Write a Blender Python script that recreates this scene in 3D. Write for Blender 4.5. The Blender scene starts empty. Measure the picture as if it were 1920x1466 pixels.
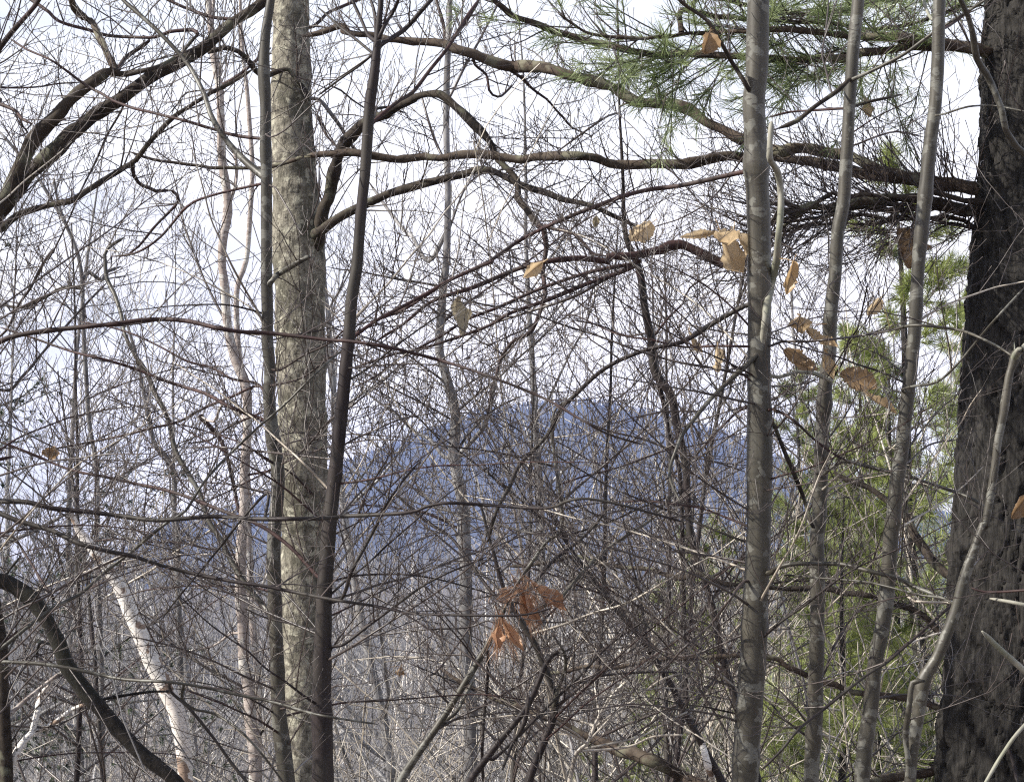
import bpy, math, random
import numpy as np
from mathutils import Vector
rng = np.random.default_rng(11)
random.seed(5)
SC = bpy.context.scene
COL = SC.collection
R = math.radians

# ------------------------------------------------------------------ camera
FPX = 3500.0                      # focal length in photo pixels (1920 wide)
PITCH = math.atan(417 / FPX)
EYE = np.array([0.0, 0.0, 1.6])
cam_d = bpy.data.cameras.new('camera')
cam = bpy.data.objects.new('camera', cam_d)
COL.objects.link(cam)
cam_d.sensor_width = 36
cam_d.lens = 36 * FPX / 1920
cam_d.clip_start = 0.1
cam_d.clip_end = 20000
cam.location = EYE
cam.rotation_euler = (R(90) + PITCH, 0, 0)
SC.camera = cam
FWD = np.array([0, math.cos(PITCH), math.sin(PITCH)])
UPV = np.array([0, -math.sin(PITCH), math.cos(PITCH)])
RGT = np.array([1.0, 0, 0])

def at(px, py, d):
    return EYE + d * (FWD + RGT * (px - 960) / FPX + UPV * (733 - py) / FPX)

# ------------------------------------------------------------------ world, sun, exposure
SUN_EL, SUN_AZ = R(36), R(-106)     # azimuth measured from +Y towards +X (negative: to the left)
world = bpy.data.worlds.new("World")
SC.world = world
world.use_nodes = True
nt = world.node_tree
nt.nodes.clear()
out = nt.nodes.new('ShaderNodeOutputWorld')
bg = nt.nodes.new('ShaderNodeBackground')
sky = nt.nodes.new('ShaderNodeTexSky')
sky.sky_type = 'NISHITA'
sky.sun_disc = False
sky.sun_elevation = SUN_EL
sky.sun_rotation = SUN_AZ
sky.air_density = 1.0
sky.dust_density = 2.5
tc = nt.nodes.new('ShaderNodeTexCoord')
mp = nt.nodes.new('ShaderNodeMapping')
mp.inputs['Scale'].default_value = (1, 1, 2.5)
nz = nt.nodes.new('ShaderNodeTexNoise')
nz.inputs['Scale'].default_value = 4.5
nz.inputs['Detail'].default_value = 5
nz.inputs['Roughness'].default_value = 0.5
rp = nt.nodes.new('ShaderNodeValToRGB')
rp.color_ramp.elements[0].position = 0.34
rp.color_ramp.elements[0].color = (0.62, 0.62, 0.62, 1)
rp.color_ramp.elements[1].position = 0.54
rp.color_ramp.elements[1].color = (1, 1, 1, 1)
mx = nt.nodes.new('ShaderNodeMix')
mx.data_type = 'RGBA'
hz = nt.nodes.new('ShaderNodeValToRGB')                # thin bright cloud, brightest low down
hz.color_ramp.elements[0].position = 0.02
hz.color_ramp.elements[0].color = (1.0, 0.90, 0.80, 1)
hz.color_ramp.elements[1].position = 0.30
hz.color_ramp.elements[1].color = (0.52, 0.53, 0.54, 1)
hzm = nt.nodes.new('ShaderNodeVectorMath')
hzm.operation = 'SCALE'
hzm.inputs[3].default_value = 21
nt.links.new(hz.outputs[0], hzm.inputs[0])
nt.links.new(hzm.outputs[0], mx.inputs[7])
nt.links.new(tc.outputs['Generated'], mp.inputs['Vector'])
nt.links.new(mp.outputs[0], nz.inputs['Vector'])
nt.links.new(nz.outputs['Fac'], rp.inputs['Fac'])
sxyz = nt.nodes.new('ShaderNodeSeparateXYZ')
nt.links.new(tc.outputs['Generated'], sxyz.inputs[0])
hi = nt.nodes.new('ShaderNodeMapRange')                # cloud thins out overhead
hi.inputs[1].default_value = 0.36
hi.inputs[2].default_value = 0.75
hi.inputs[3].default_value = 1.0
hi.inputs[4].default_value = 0.12
nt.links.new(sxyz.outputs[2], hi.inputs[0])
nt.links.new(sxyz.outputs[2], hz.inputs['Fac'])
mu = nt.nodes.new('ShaderNodeMath')
mu.operation = 'MULTIPLY'
nt.links.new(rp.outputs[0], mu.inputs[0])
nt.links.new(hi.outputs[0], mu.inputs[1])
nt.links.new(mu.outputs[0], mx.inputs[0])
nt.links.new(sky.outputs[0], mx.inputs[6])
nt.links.new(mx.outputs[2], bg.inputs['Color'])
bg.inputs['Strength'].default_value = 0.062
nt.links.new(bg.outputs[0], out.inputs[0])

sd = bpy.data.lights.new('sun', 'SUN')
sd.energy = 5.0
sd.angle = R(0.5)
sd.color = (1.0, 0.95, 0.86)
sun = bpy.data.objects.new('sun', sd)
COL.objects.link(sun)
tosun = Vector((math.sin(SUN_AZ) * math.cos(SUN_EL), math.cos(SUN_AZ) * math.cos(SUN_EL), math.sin(SUN_EL)))
sun.rotation_euler = (-tosun).to_track_quat('-Z', 'Y').to_euler()
SC.view_settings.view_transform = 'Standard'
SC.view_settings.look = 'None'
SC.view_settings.gamma = 1
SC.view_settings.exposure = 1.0
SC.view_settings.use_curve_mapping = False
SC.cycles.use_denoising = False
SC.cycles.max_bounces = 5
SC.cycles.transparent_max_bounces = 8
SC.cycles.volume_bounces = 0
SC.cycles.filter_width = 1.2

# ------------------------------------------------------------------ helpers: terrain
def sm(t):
    t = np.clip(t, 0, 1)
    return t * t * (3 - 2 * t)

RU = (np.array([-600, 60, 220, 300, 450, 620, 700, 800, 900, 1000, 1120, 1250, 1400, 1550, 1800, 2300, 3200]) - 960) / FPX
RH = (1142 - np.array([1120, 1092, 1040, 995, 960, 892, 862, 822, 786, 776, 770, 794, 832, 900, 960, 1000, 1050])) / FPX * 3000

def wob(x, y, s, a, ph):
    return a * (np.sin(x / s + ph) * np.cos(y / s * 0.83 - ph * 1.7) + 0.5 * np.sin(x / s * 2.1 - y / s * 1.6 + ph * 3))

def ground(x, y):
    x = np.asarray(x, float)
    y = np.asarray(y, float)
    yp = np.maximum(y, 0)
    z = -16.5 * (1 - np.exp(-yp * 0.12 / 16.5 * 1.15)) - 0.0
    z = z + 0.05 * np.maximum(-y, 0) * (1 / (1 + np.maximum(-y, 0) / 400))
    # bank on the right
    z = z + 3.1 * sm((x - 1.3 - 0.055 * y) / 5.5) * np.exp(-((y - 22) / 17.0) ** 2)
    z = z + 4.0 * sm((x - 12) / 40) * np.exp(-((y - 10) / 60.0) ** 2)
    # middle hill and far ridge
    z = z + (30 + wob(x, y, 140, 5, 1.0)) * np.exp(-((y - 760) / 230.0) ** 2)
    u = x / np.maximum(y, 50)
    H = np.interp(u, RU, RH)
    far = sm((y - 1100) / 1900)
    back = 1 - 0.9 * sm((y - 3050) / 2500)
    z = z + (H + 16 + wob(x, y, 230, 9, 2.0)) * far * back * np.where(y > 0, 1, 0)
    z = z + wob(x, y, 1.7, 0.05, 0.3) + wob(x, y, 7.0, 0.12, 2.3) * np.minimum(1, np.hypot(x, y) / 6)
    return z

def gz(x, y):
    return float(ground(x, y))

# ------------------------------------------------------------------ helpers: meshes
class Tubes:
    """collects tapered tubes and loose faces; build() links them as ONE mesh object"""
    def __init__(self):
        self.v, self.q, self.t, self.n = [], [], [], 0

    def add(self, P, Rr, k=3, caps=False, bark=None):
        # P (N,M,3) centre lines, Rr (N,M) radii, k sides
        P = np.asarray(P, float)
        Rr = np.asarray(Rr, float)
        if P.ndim == 2:
            P, Rr = P[None], Rr[None]
        N, M, _ = P.shape
        T = np.gradient(P, axis=1)
        T /= np.linalg.norm(T, axis=2, keepdims=True) + 1e-12
        ref = np.zeros((N, 1, 3))
        m = T.mean(axis=1)
        m /= np.linalg.norm(m, axis=1, keepdims=True) + 1e-9
        ax = np.argmin(np.abs(m), axis=1)
        ref[np.arange(N), 0, ax] = 1
        U = np.cross(T, np.broadcast_to(ref, T.shape))
        U /= np.linalg.norm(U, axis=2, keepdims=True) + 1e-12
        W = np.cross(T, U)
        a = np.arange(k) * 2 * math.pi / k
        ca, sa = np.cos(a), np.sin(a)
        rad = Rr[:, :, None]
        if bark is not None:
            rad = rad * bark(N, M, k)
        V = P[:, :, None, :] + (U[:, :, None, :] * ca[None, None, :, None] + W[:, :, None, :] * sa[None, None, :, None]) * (rad * np.ones((1, 1, k)))[..., None]
        base = self.n
        self.v.append(V.reshape(-1, 3))
        idx = base + np.arange(N * M * k).reshape(N, M, k)
        nx = np.roll(idx, -1, axis=2)
        q = np.stack([idx[:, :-1], nx[:, :-1], nx[:, 1:], idx[:, 1:]], axis=-1).reshape(-1, 4)
        self.q.append(q)
        self.n += N * M * k
        if caps:
            for side in (0, M - 1):
                c = P[:, side]
                self.v.append(c)
                ci = self.n + np.arange(N)
                self.n += N
                a_, b_ = idx[:, side], nx[:, side]
                t = np.stack([a_, b_, np.broadcast_to(ci[:, None], a_.shape)], -1).reshape(-1, 3)
                self.t.append(t)

    def quads(self, V):
        # V (N,4,3)
        V = np.asarray(V, float)
        N = len(V)
        self.v.append(V.reshape(-1, 3))
        self.q.append(self.n + np.arange(N * 4).reshape(N, 4))
        self.n += N * 4

    def build(self, name, mat, parent=None, origin=None, smooth=True):
        me = bpy.data.meshes.new(name)
        if self.v:
            v = np.concatenate(self.v)
            if origin is not None:
                v = v - np.asarray(origin)
            q = np.concatenate(self.q) if self.q else np.zeros((0, 4), int)
            t = np.concatenate(self.t) if self.t else np.zeros((0, 3), int)
            me.vertices.add(len(v))
            me.vertices.foreach_set('co', v.astype(np.float32).ravel())
            nl = q.size + t.size
            me.loops.add(nl)
            me.loops.foreach_set('vertex_index', np.concatenate([q.ravel(), t.ravel()]).astype(np.int32))
            nf = len(q) + len(t)
            me.polygons.add(nf)
            st = np.concatenate([np.arange(len(q)) * 4, q.size + np.arange(len(t)) * 3]).astype(np.int32)
            me.polygons.foreach_set('loop_start', st)
            me.update(calc_edges=True)
            if smooth:
                me.polygons.foreach_set('use_smooth', np.ones(nf, bool))
        me.materials.append(mat)
        o = bpy.data.objects.new(name, me)
        COL.objects.link(o)
        if parent is not None:
            o.parent = parent
        return o

def thing(name, label, cat, loc, group=None, rz=0):
    o = bpy.data.objects.new(name, None)
    o.empty_display_size = 0.2
    COL.objects.link(o)
    o.location = loc
    o.rotation_euler = (0, 0, rz)
    o['label'] = label
    o['category'] = cat
    if group:
        o['group'] = group
    return o

def copy_thing(src, loc, rz, sc, label=None):
    c = src.copy()
    COL.objects.link(c)
    c.location = loc
    c.rotation_euler = (0, 0, rz)
    c.scale = (sc, sc, sc)
    if label:
        c['label'] = label
    for ch in src.children:
        d = ch.copy()
        COL.objects.link(d)
        d.parent = c
    return c

# ------------------------------------------------------------------ materials
def mat_new(name):
    m = bpy.data.materials.new(name)
    m.use_nodes = True
    n = m.node_tree
    return m, n, n.nodes['Principled BSDF']

def bark_mat(name, c1, c2, c3=None, scale=30, stretch=0.25, bump=0.3, patch=3.0, rough=0.85, lichen=None, spec=0.3, jit=0.25, f=0.5, marks=0.0, sharp=0.07, lscale=9, bd=0.004):
    """two-tone bark with fine grain, larger patches, optional lichen blotches"""
    c1, c2 = [v * f for v in c1], [v * f for v in c2]
    c3 = None if c3 is None else [v * f for v in c3]
    lichen = None if lichen is None else [v * f for v in lichen]
    m, n, p = mat_new(name)
    L = n.links.new
    tc = n.nodes.new('ShaderNodeTexCoord')
    mp = n.nodes.new('ShaderNodeMapping')
    mp.inputs['Scale'].default_value = (1, 1, stretch)
    L(tc.outputs['Object'], mp.inputs['Vector'])
    a = n.nodes.new('ShaderNodeTexNoise')
    a.inputs['Scale'].default_value = scale
    a.inputs['Detail'].default_value = 6
    a.inputs['Roughness'].default_value = 0.65
    L(mp.outputs[0], a.inputs['Vector'])
    ra = n.nodes.new('ShaderNodeValToRGB')
    ra.color_ramp.elements[0].position = 0.35
    ra.color_ramp.elements[0].color = (*c1, 1)
    ra.color_ramp.elements[1].position = 0.65
    ra.color_ramp.elements[1].color = (*c2, 1)
    L(a.outputs['Fac'], ra.inputs['Fac'])
    col = ra.outputs[0]
    b = n.nodes.new('ShaderNodeTexNoise')
    b.inputs['Scale'].default_value = patch
    b.inputs['Detail'].default_value = 4
    L(tc.outputs['Object'], b.inputs['Vector'])
    if c3 is not None:
        rb = n.nodes.new('ShaderNodeMapRange')
        rb.inputs[1].default_value = 0.48
        rb.inputs[2].default_value = 0.60
        L(b.outputs['Fac'], rb.inputs[0])
        mm = n.nodes.new('ShaderNodeMix')
        mm.data_type = 'RGBA'
        L(rb.outputs[0], mm.inputs[0])
        L(col, mm.inputs[6])
        mm.inputs[7].default_value = (*c3, 1)
        mm2 = n.nodes.new('ShaderNodeMix')
        mm2.data_type = 'RGBA'
        mm2.inputs[0].default_value = 0.6
        L(col, mm2.inputs[6])
        L(mm.outputs[2], mm2.inputs[7])
        col = mm2.outputs[2]
    if lichen is not None:
        c = n.nodes.new('ShaderNodeTexNoise')
        c.inputs['Scale'].default_value = lscale
        c.inputs['Detail'].default_value = 5
        L(tc.outputs['Object'], c.inputs['Vector'])
        rc = n.nodes.new('ShaderNodeMapRange')
        rc.inputs[1].default_value = 0.56
        rc.inputs[2].default_value = 0.56 + sharp
        L(c.outputs['Fac'], rc.inputs[0])
        m3 = n.nodes.new('ShaderNodeMix')
        m3.data_type = 'RGBA'
        L(rc.outputs[0], m3.inputs[0])
        L(col, m3.inputs[6])
        m3.inputs[7].default_value = (*lichen, 1)
        col = m3.outputs[2]
    if marks:                          # short dark marks lying across the stem (lenticels, scars)
        mq = n.nodes.new('ShaderNodeMapping')
        mq.inputs['Scale'].default_value = (40, 40, 210)
        L(tc.outputs['Object'], mq.inputs['Vector'])
        d = n.nodes.new('ShaderNodeTexNoise')
        d.inputs['Scale'].default_value = 1
        d.inputs['Detail'].default_value = 2
        L(mq.outputs[0], d.inputs['Vector'])
        rd = n.nodes.new('ShaderNodeMapRange')
        rd.inputs[1].default_value = 0.60
        rd.inputs[2].default_value = 0.66
        rd.inputs[4].default_value = marks
        L(d.outputs['Fac'], rd.inputs[0])
        m4 = n.nodes.new('ShaderNodeMix')
        m4.data_type = 'RGBA'
        L(rd.outputs[0], m4.inputs[0])
        L(col, m4.inputs[6])
        m4.inputs[7].default_value = (0.035, 0.028, 0.022, 1)
        col = m4.outputs[2]
    oi = n.nodes.new('ShaderNodeObjectInfo')
    hs = n.nodes.new('ShaderNodeHueSaturation')
    mr = n.nodes.new('ShaderNodeMapRange')
    mr.inputs[3].default_value = 1 - jit
    mr.inputs[4].default_value = 1 + jit
    L(oi.outputs['Random'], mr.inputs[0])
    L(mr.outputs[0], hs.inputs['Value'])
    L(col, hs.inputs['Color'])
    L(hs.outputs[0], p.inputs['Base Color'])
    p.inputs['Roughness'].default_value = rough
    p.inputs['Specular IOR Level'].default_value = spec
    bm = n.nodes.new('ShaderNodeBump')
    bm.inputs['Strength'].default_value = bump
    bm.inputs['Distance'].default_value = bd
    L(a.outputs['Fac'], bm.inputs['Height'])
    L(bm.outputs[0], p.inputs['Normal'])
    return m

M = {}
M['grey_trunk'] = bark_mat('grey_trunk_bark', (0.10, 0.09, 0.07), (0.44, 0.41, 0.33), (0.07, 0.068, 0.045), scale=48, stretch=0.45, bump=1.0, patch=4.5, lichen=(0.50, 0.48, 0.38), jit=0.02, f=0.72, marks=0.6, sharp=0.06, lscale=24, bd=0.012)
M['sapling'] = bark_mat('sapling_bark', (0.12, 0.108, 0.080), (0.30, 0.27, 0.205), (0.17, 0.16, 0.125), scale=34, stretch=0.12, bump=0.35, patch=5, rough=0.5, spec=0.5, jit=0.10, lichen=(0.50, 0.49, 0.42), marks=0.9, lscale=20, sharp=0.02, f=0.24)
M['sapling_dark'] = bark_mat('dark_sapling_bark', (0.030, 0.020, 0.021), (0.085, 0.062, 0.060), (0.12, 0.11, 0.09), scale=40, stretch=0.15, bump=0.2, patch=4, rough=0.6, jit=0.05, f=0.38)
M['sapling_pale'] = bark_mat('pale_stem_bark', (0.35, 0.34, 0.28), (0.62, 0.60, 0.50), (0.30, 0.33, 0.22), scale=30, stretch=0.2, bump=0.2, patch=6, rough=0.6, jit=0.05)
M['limb'] = bark_mat('limb_bark', (0.030, 0.022, 0.017), (0.12, 0.092, 0.070), (0.15, 0.12, 0.09), scale=45, stretch=0.7, bump=0.9, patch=5, lichen=(0.26, 0.255, 0.18), jit=0.08, f=0.36)
M['black_bark'] = bark_mat('black_bark', (0.012, 0.010, 0.009), (0.055, 0.045, 0.038), (0.05, 0.05, 0.035), scale=45, stretch=0.7, bump=0.9, patch=5, jit=0.02)
M['red'] = bark_mat('reddish_branch_bark', (0.060, 0.026, 0.028), (0.17, 0.088, 0.080), (0.12, 0.10, 0.085), scale=40, stretch=0.5, bump=0.2, patch=5, rough=0.65, jit=0.2, f=0.34)
M['twig'] = bark_mat('twig_bark', (0.085, 0.060, 0.055), (0.22, 0.175, 0.155), (0.13, 0.09, 0.08), scale=30, stretch=1, bump=0.0, patch=5, jit=0.25, f=0.34, rough=0.42, spec=0.6)
M['pine_bark'] = bark_mat('pine_bark', (0.013, 0.012, 0.011), (0.074, 0.067, 0.060), None, scale=95, stretch=0.16, bump=1.0, patch=9, jit=0.0, bd=0.01)
M['pine_limb'] = bark_mat('pine_limb_bark', (0.045, 0.030, 0.022), (0.19, 0.135, 0.10), (0.26, 0.21, 0.16), scale=50, stretch=0.9, bump=0.9, patch=7, lichen=(0.33, 0.31, 0.22), jit=0.1, f=0.38)
M['birch'] = bark_mat('birch_bark', (0.68, 0.64, 0.59), (0.90, 0.88, 0.84), (0.74, 0.66, 0.60), scale=14, stretch=3.5, bump=0.25, patch=4, lichen=(0.30, 0.22, 0.17), jit=0.02, f=0.92, marks=0.8, sharp=0.02)
M['pink_birch'] = bark_mat('young_birch_bark', (0.36, 0.29, 0.26), (0.78, 0.71, 0.66), (0.46, 0.38, 0.34), scale=16, stretch=3.0, bump=0.25, patch=3, lichen=(0.80, 0.76, 0.70), jit=0.02, f=0.62, marks=0.8, sharp=0.02)
M['grey_bark'] = bark_mat('woodland_bark', (0.16, 0.152, 0.155), (0.54, 0.53, 0.53), (0.24, 0.23, 0.23), scale=10, stretch=0.6, bump=0.5, patch=2, jit=0.35, f=0.5)
M['grey_twig'] = bark_mat('woodland_twig_bark', (0.15, 0.145, 0.152), (0.42, 0.41, 0.42), None, scale=5, stretch=1, bump=0.0, patch=2, jit=0.35, f=0.72, rough=0.42, spec=0.6)
M['brush'] = bark_mat('brush_stem_bark', (0.22, 0.19, 0.16), (0.60, 0.55, 0.47), (0.32, 0.27, 0.21), scale=6, stretch=1, bump=0.0, patch=2, jit=0.3, f=0.9, rough=0.42, spec=0.6)

def needle_mat(name, c1, c2, tr=0.35):
    c1, c2 = [v * 0.75 for v in c1], [v * 0.75 for v in c2]
    m, n, p = mat_new(name)
    L = n.links.new
    tc = n.nodes.new('ShaderNodeTexCoord')
    a = n.nodes.new('ShaderNodeTexNoise')
    a.inputs['Scale'].default_value = 5
    a.inputs['Detail'].default_value = 3
    L(tc.outputs['Object'], a.inputs['Vector'])
    ra = n.nodes.new('ShaderNodeValToRGB')
    ra.color_ramp.elements[0].position = 0.35
    ra.color_ramp.elements[0].color = (*c1, 1)
    ra.color_ramp.elements[1].position = 0.65
    ra.color_ramp.elements[1].color = (*c2, 1)
    L(a.outputs['Fac'], ra.inputs['Fac'])
    L(ra.outputs[0], p.inputs['Base Color'])
    p.inputs['Roughness'].default_value = 0.4
    t = n.nodes.new('ShaderNodeBsdfTranslucent')
    L(ra.outputs[0], t.inputs['Color'])
    mx = n.nodes.new('ShaderNodeMixShader')
    mx.inputs[0].default_value = tr
    L(p.outputs[0], mx.inputs[1])
    L(t.outputs[0], mx.inputs[2])
    L(mx.outputs[0], n.nodes['Material Output'].inputs['Surface'])
    return m

M['needles'] = needle_mat('pine_needles', (0.16, 0.22, 0.08), (0.44, 0.52, 0.26))
M['needles_far'] = needle_mat('young_pine_needles', (0.20, 0.25, 0.07), (0.52, 0.58, 0.20))
M['hemlock'] = needle_mat('hemlock_needles', (0.022, 0.038, 0.018), (0.075, 0.11, 0.045), 0.2)
M['rust'] = needle_mat('dead_rust_needles', (0.36, 0.20, 0.12), (0.70, 0.45, 0.30), 0.4)
M['tan_leaf'] = needle_mat('dry_tan_leaf', (0.62, 0.43, 0.23), (1.0, 0.82, 0.56), 0.5)
M['brown_leaf'] = needle_mat('dry_brown_leaf', (0.30, 0.19, 0.10), (0.58, 0.40, 0.23), 0.45)
M['olive_leaf'] = needle_mat('dry_olive_leaf', (0.36, 0.30, 0.19), (0.66, 0.57, 0.40), 0.4)

def ground_mat():
    m, n, p = mat_new('leaf_litter')
    L = n.links.new
    tc = n.nodes.new('ShaderNodeTexCoord')
    a = n.nodes.new('ShaderNodeTexVoronoi')
    a.inputs['Scale'].default_value = 14
    L(tc.outputs['Object'], a.inputs['Vector'])
    b = n.nodes.new('ShaderNodeTexNoise')
    b.inputs['Scale'].default_value = 0.6
    b.inputs['Detail'].default_value = 9
    b.inputs['Roughness'].default_value = 0.7
    L(tc.outputs['Object'], b.inputs['Vector'])
    ad = n.nodes.new('ShaderNodeMix')
    ad.data_type = 'RGBA'
    ad.inputs[0].default_value = 0.5
    L(a.outputs['Color'], ad.inputs[6])
    L(b.outputs['Color'], ad.inputs[7])
    bw = n.nodes.new('ShaderNodeRGBToBW')
    L(ad.outputs[2], bw.inputs[0])
    ra = n.nodes.new('ShaderNodeValToRGB')
    ra.color_ramp.elements[0].position = 0.3
    ra.color_ramp.elements[0].color = (0.05, 0.044, 0.044, 1)
    ra.color_ramp.elements[1].position = 0.72
    ra.color_ramp.elements[1].color = (0.26, 0.228, 0.21, 1)
    e = ra.color_ramp.elements.new(0.5)
    e.color = (0.13, 0.112, 0.105, 1)
    L(bw.outputs[0], ra.inputs['Fac'])
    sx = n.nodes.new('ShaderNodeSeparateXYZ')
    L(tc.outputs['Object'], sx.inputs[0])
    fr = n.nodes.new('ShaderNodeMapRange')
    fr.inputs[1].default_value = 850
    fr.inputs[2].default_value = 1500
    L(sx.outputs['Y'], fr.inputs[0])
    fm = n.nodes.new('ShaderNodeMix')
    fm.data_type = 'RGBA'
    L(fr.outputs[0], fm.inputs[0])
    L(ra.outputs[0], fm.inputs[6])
    fm.inputs[7].default_value = (0.030, 0.030, 0.032, 1)      # tree shade on the far ridge, put into the ground colour
    L(fm.outputs[2], p.inputs['Base Color'])
    p.inputs['Roughness'].default_value = 0.95
    bm = n.nodes.new('ShaderNodeBump')
    bm.inputs['Strength'].default_value = 0.8
    bm.inputs['Distance'].default_value = 0.03
    L(bw.outputs[0], bm.inputs['Height'])
    L(bm.outputs[0], p.inputs['Normal'])
    return m

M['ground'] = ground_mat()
M['ridge'] = bark_mat('ridge_woods', (0.06, 0.06, 0.065), (0.18, 0.165, 0.165), None, scale=0.006, stretch=1, bump=0)

# ------------------------------------------------------------------ terrain, one sheet out to the horizon
def build_terrain():
    rr = np.concatenate([[0.0], np.geomspace(0.4, 60, 120), np.geomspace(61, 4200, 170)])
    # denser in front (+Y)
    aa = np.concatenate([np.linspace(-25, 25, 361)[:-1], np.linspace(25, 335, 240)[:-1]])
    aa = np.radians(aa)
    na = len(aa)
    RR, AA = np.meshgrid(rr, aa, indexing='ij')
    X, Y = RR * np.sin(AA), RR * np.cos(AA)
    Z = ground(X, Y)
    V = np.stack([X, Y, Z], -1)
    t = Tubes()
    t.v.append(V.reshape(-1, 3))
    idx = np.arange(len(rr) * na).reshape(len(rr), na)
    nx = np.roll(idx, -1, axis=1)
    t.q.append(np.stack([idx[:-1], idx[1:], nx[1:], nx[:-1]], -1).reshape(-1, 4))
    t.n = len(rr) * na
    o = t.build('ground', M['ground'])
    o['kind'] = 'structure'

build_terrain()

# ------------------------------------------------------------------ growth
def norm(a):
    return a / (np.linalg.norm(a, axis=-1, keepdims=True) + 1e-12)

def grow(P0, D0, LEN, R0, RT, pts=5, wig=0.12, up=0.0, curv=0.0, bud=0.0):
    """N lines from P0 along D0; wig = random bending, up = pull towards +Z, returns (N,pts,3),(N,pts)"""
    N = len(P0)
    P = np.zeros((N, pts, 3))
    P[:, 0] = P0
    d = norm(D0)
    st = (LEN / (pts - 1))[:, None]
    cax = norm(rng.normal(size=(N, 3)))
    for i in range(1, pts):
        d = norm(d + rng.normal(size=(N, 3)) * wig + np.array([0, 0, up]) + np.cross(cax, d) * curv)
        P[:, i] = P[:, i - 1] + d * st
    f = np.linspace(0, 1, pts)[None]
    Rr = R0[:, None] * (1 - f) + RT[:, None] * f
    return P, Rr

def spawn(P, Rr, k, t0=0.15, t1=0.98, amin=30, amax=65, updir=0.25, flat=None):
    """k start points per parent line with outgoing directions"""
    N, Mp, _ = P.shape
    t = t0 + (t1 - t0) * (np.arange(k)[None] + rng.random((N, k))) / k
    s = t * (Mp - 1)
    i = np.minimum(s.astype(int), Mp - 2)
    f = (s - i)[..., None]
    n_ = np.arange(N)[:, None]
    A, B = P[n_, i], P[n_, i + 1]
    pos = A * (1 - f) + B * f
    tan = norm(B - A)
    rad = Rr[n_, i] * (1 - f[..., 0]) + Rr[n_, i + 1] * f[..., 0]
    rnd = rng.normal(size=tan.shape)
    rnd[..., 2] += updir * 2
    perp = norm(rnd - (rnd * tan).sum(-1, keepdims=True) * tan)
    a = np.radians(amin + (amax - amin) * rng.random((N, k)))[..., None]
    d = norm(tan * np.cos(a) + perp * np.sin(a) + np.array([0, 0, updir]) * 0.5)
    return pos.reshape(-1, 3), d.reshape(-1, 3), rad.reshape(-1), t.reshape(-1)

def twig_set(t, P, Rr, dens, L1, px, sub=3, sub2=0, updir=0.25, ang=(28, 60), k2=3, tip=None):
    """twigs along a set of parent lines: dens per line, length L1 (m), px = metres per photo pixel there"""
    p0, d0, r, tt = spawn(P, Rr, dens, 0.08, 1.0, ang[0], ang[1], updir)
    n = len(p0)
    ln = L1 * (0.35 + 0.9 * rng.random(n) ** 1.4) * (1.1 - 0.4 * tt)
    r0 = np.minimum(r * 0.7, px * (1.1 + 1.1 * rng.random(n)))
    T1, R1 = grow(p0, d0, ln, r0, np.full(n, px * 0.62), 6, 0.10, 0.035, 0.05)
    t.add(T1, R1, k2)
    if sub:
        p0, d0, r, tt = spawn(T1, R1, sub, 0.2, 1.0, 25, 55, 0.2)
        n = len(p0)
        ln = L1 * 0.42 * (0.3 + rng.random(n)) * (1.15 - 0.6 * tt)
        T2, R2 = grow(p0, d0, ln, np.minimum(r * 0.85, px * 0.9), np.full(n, px * 0.5), 5, 0.12, 0.05)
        R2[:, -1] = px * 0.9      # buds
        R2[:, -2] = px * 0.5
        t.add(T2, R2, 3)
        if sub2:
            p0, d0, r, tt = spawn(T2, R2, sub2, 0.2, 1.0, 25, 55, 0.2)
            n = len(p0)
            ln = L1 * 0.2 * (0.3 + rng.random(n))
            T3, R3 = grow(p0, d0, ln, np.full(n, px * 0.55), np.full(n, px * 0.5), 4, 0.12, 0.05)
            R3[:, -1] = px * 0.8
            t.add(T3, R3, 3)

# ------------------------------------------------------------------ traced trees
OFF = dict(A=(0, 0), B=(640, 0), C=(1280, 0), D=(0, 490), E=(640, 490), F=(1280, 490), G=(0, 976), H=(640, 976), I=(1280, 976))
KS = 1 / 2.992

def parse(s):
    o, out = (0, 0), []
    k = 1.0
    for tok in s.split():
        if tok in OFF:
            o, k = OFF[tok], KS
        elif tok == 'X':
            o, k = (0, 0), 1.0
        else:
            x, y = tok.split(',')
            out.append((o[0] + float(x) * k, o[1] + float(y) * k))
    return np.array(out)

def smooth(P, step):
    """Catmull-Rom through P (n,m) resampled at about step along the first two columns"""
    if len(P) < 3:
        n = max(4, int(np.linalg.norm(P[-1, :2] - P[0, :2]) / step))
        f = np.linspace(0, 1, n)[:, None]
        return P[0] * (1 - f) + P[-1] * f
    Q = np.vstack([2 * P[0] - P[1], P, 2 * P[-1] - P[-2]])
    out = []
    for i in range(1, len(Q) - 2):
        n = max(2, int(np.linalg.norm(Q[i + 1, :2] - Q[i, :2]) / step))
        t = (np.arange(n) / n)[:, None]
        a, b, c, d = Q[i - 1], Q[i], Q[i + 1], Q[i + 2]
        out.append(0.5 * ((2 * b) + (-a + c) * t + (2 * a - 5 * b + 4 * c - d) * t ** 2 + (-a + 3 * b - 3 * c + d) * t ** 3))
    out.append(P[-1:])
    return np.vstack(out)

def snoise(n, s):
    """smooth 1-D noise of n samples, correlation length s samples"""
    m = max(3, int(n / s) + 3)
    k = rng.normal(size=m)
    return np.interp(np.linspace(0, m - 1.001, n), np.arange(m), k)

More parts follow.
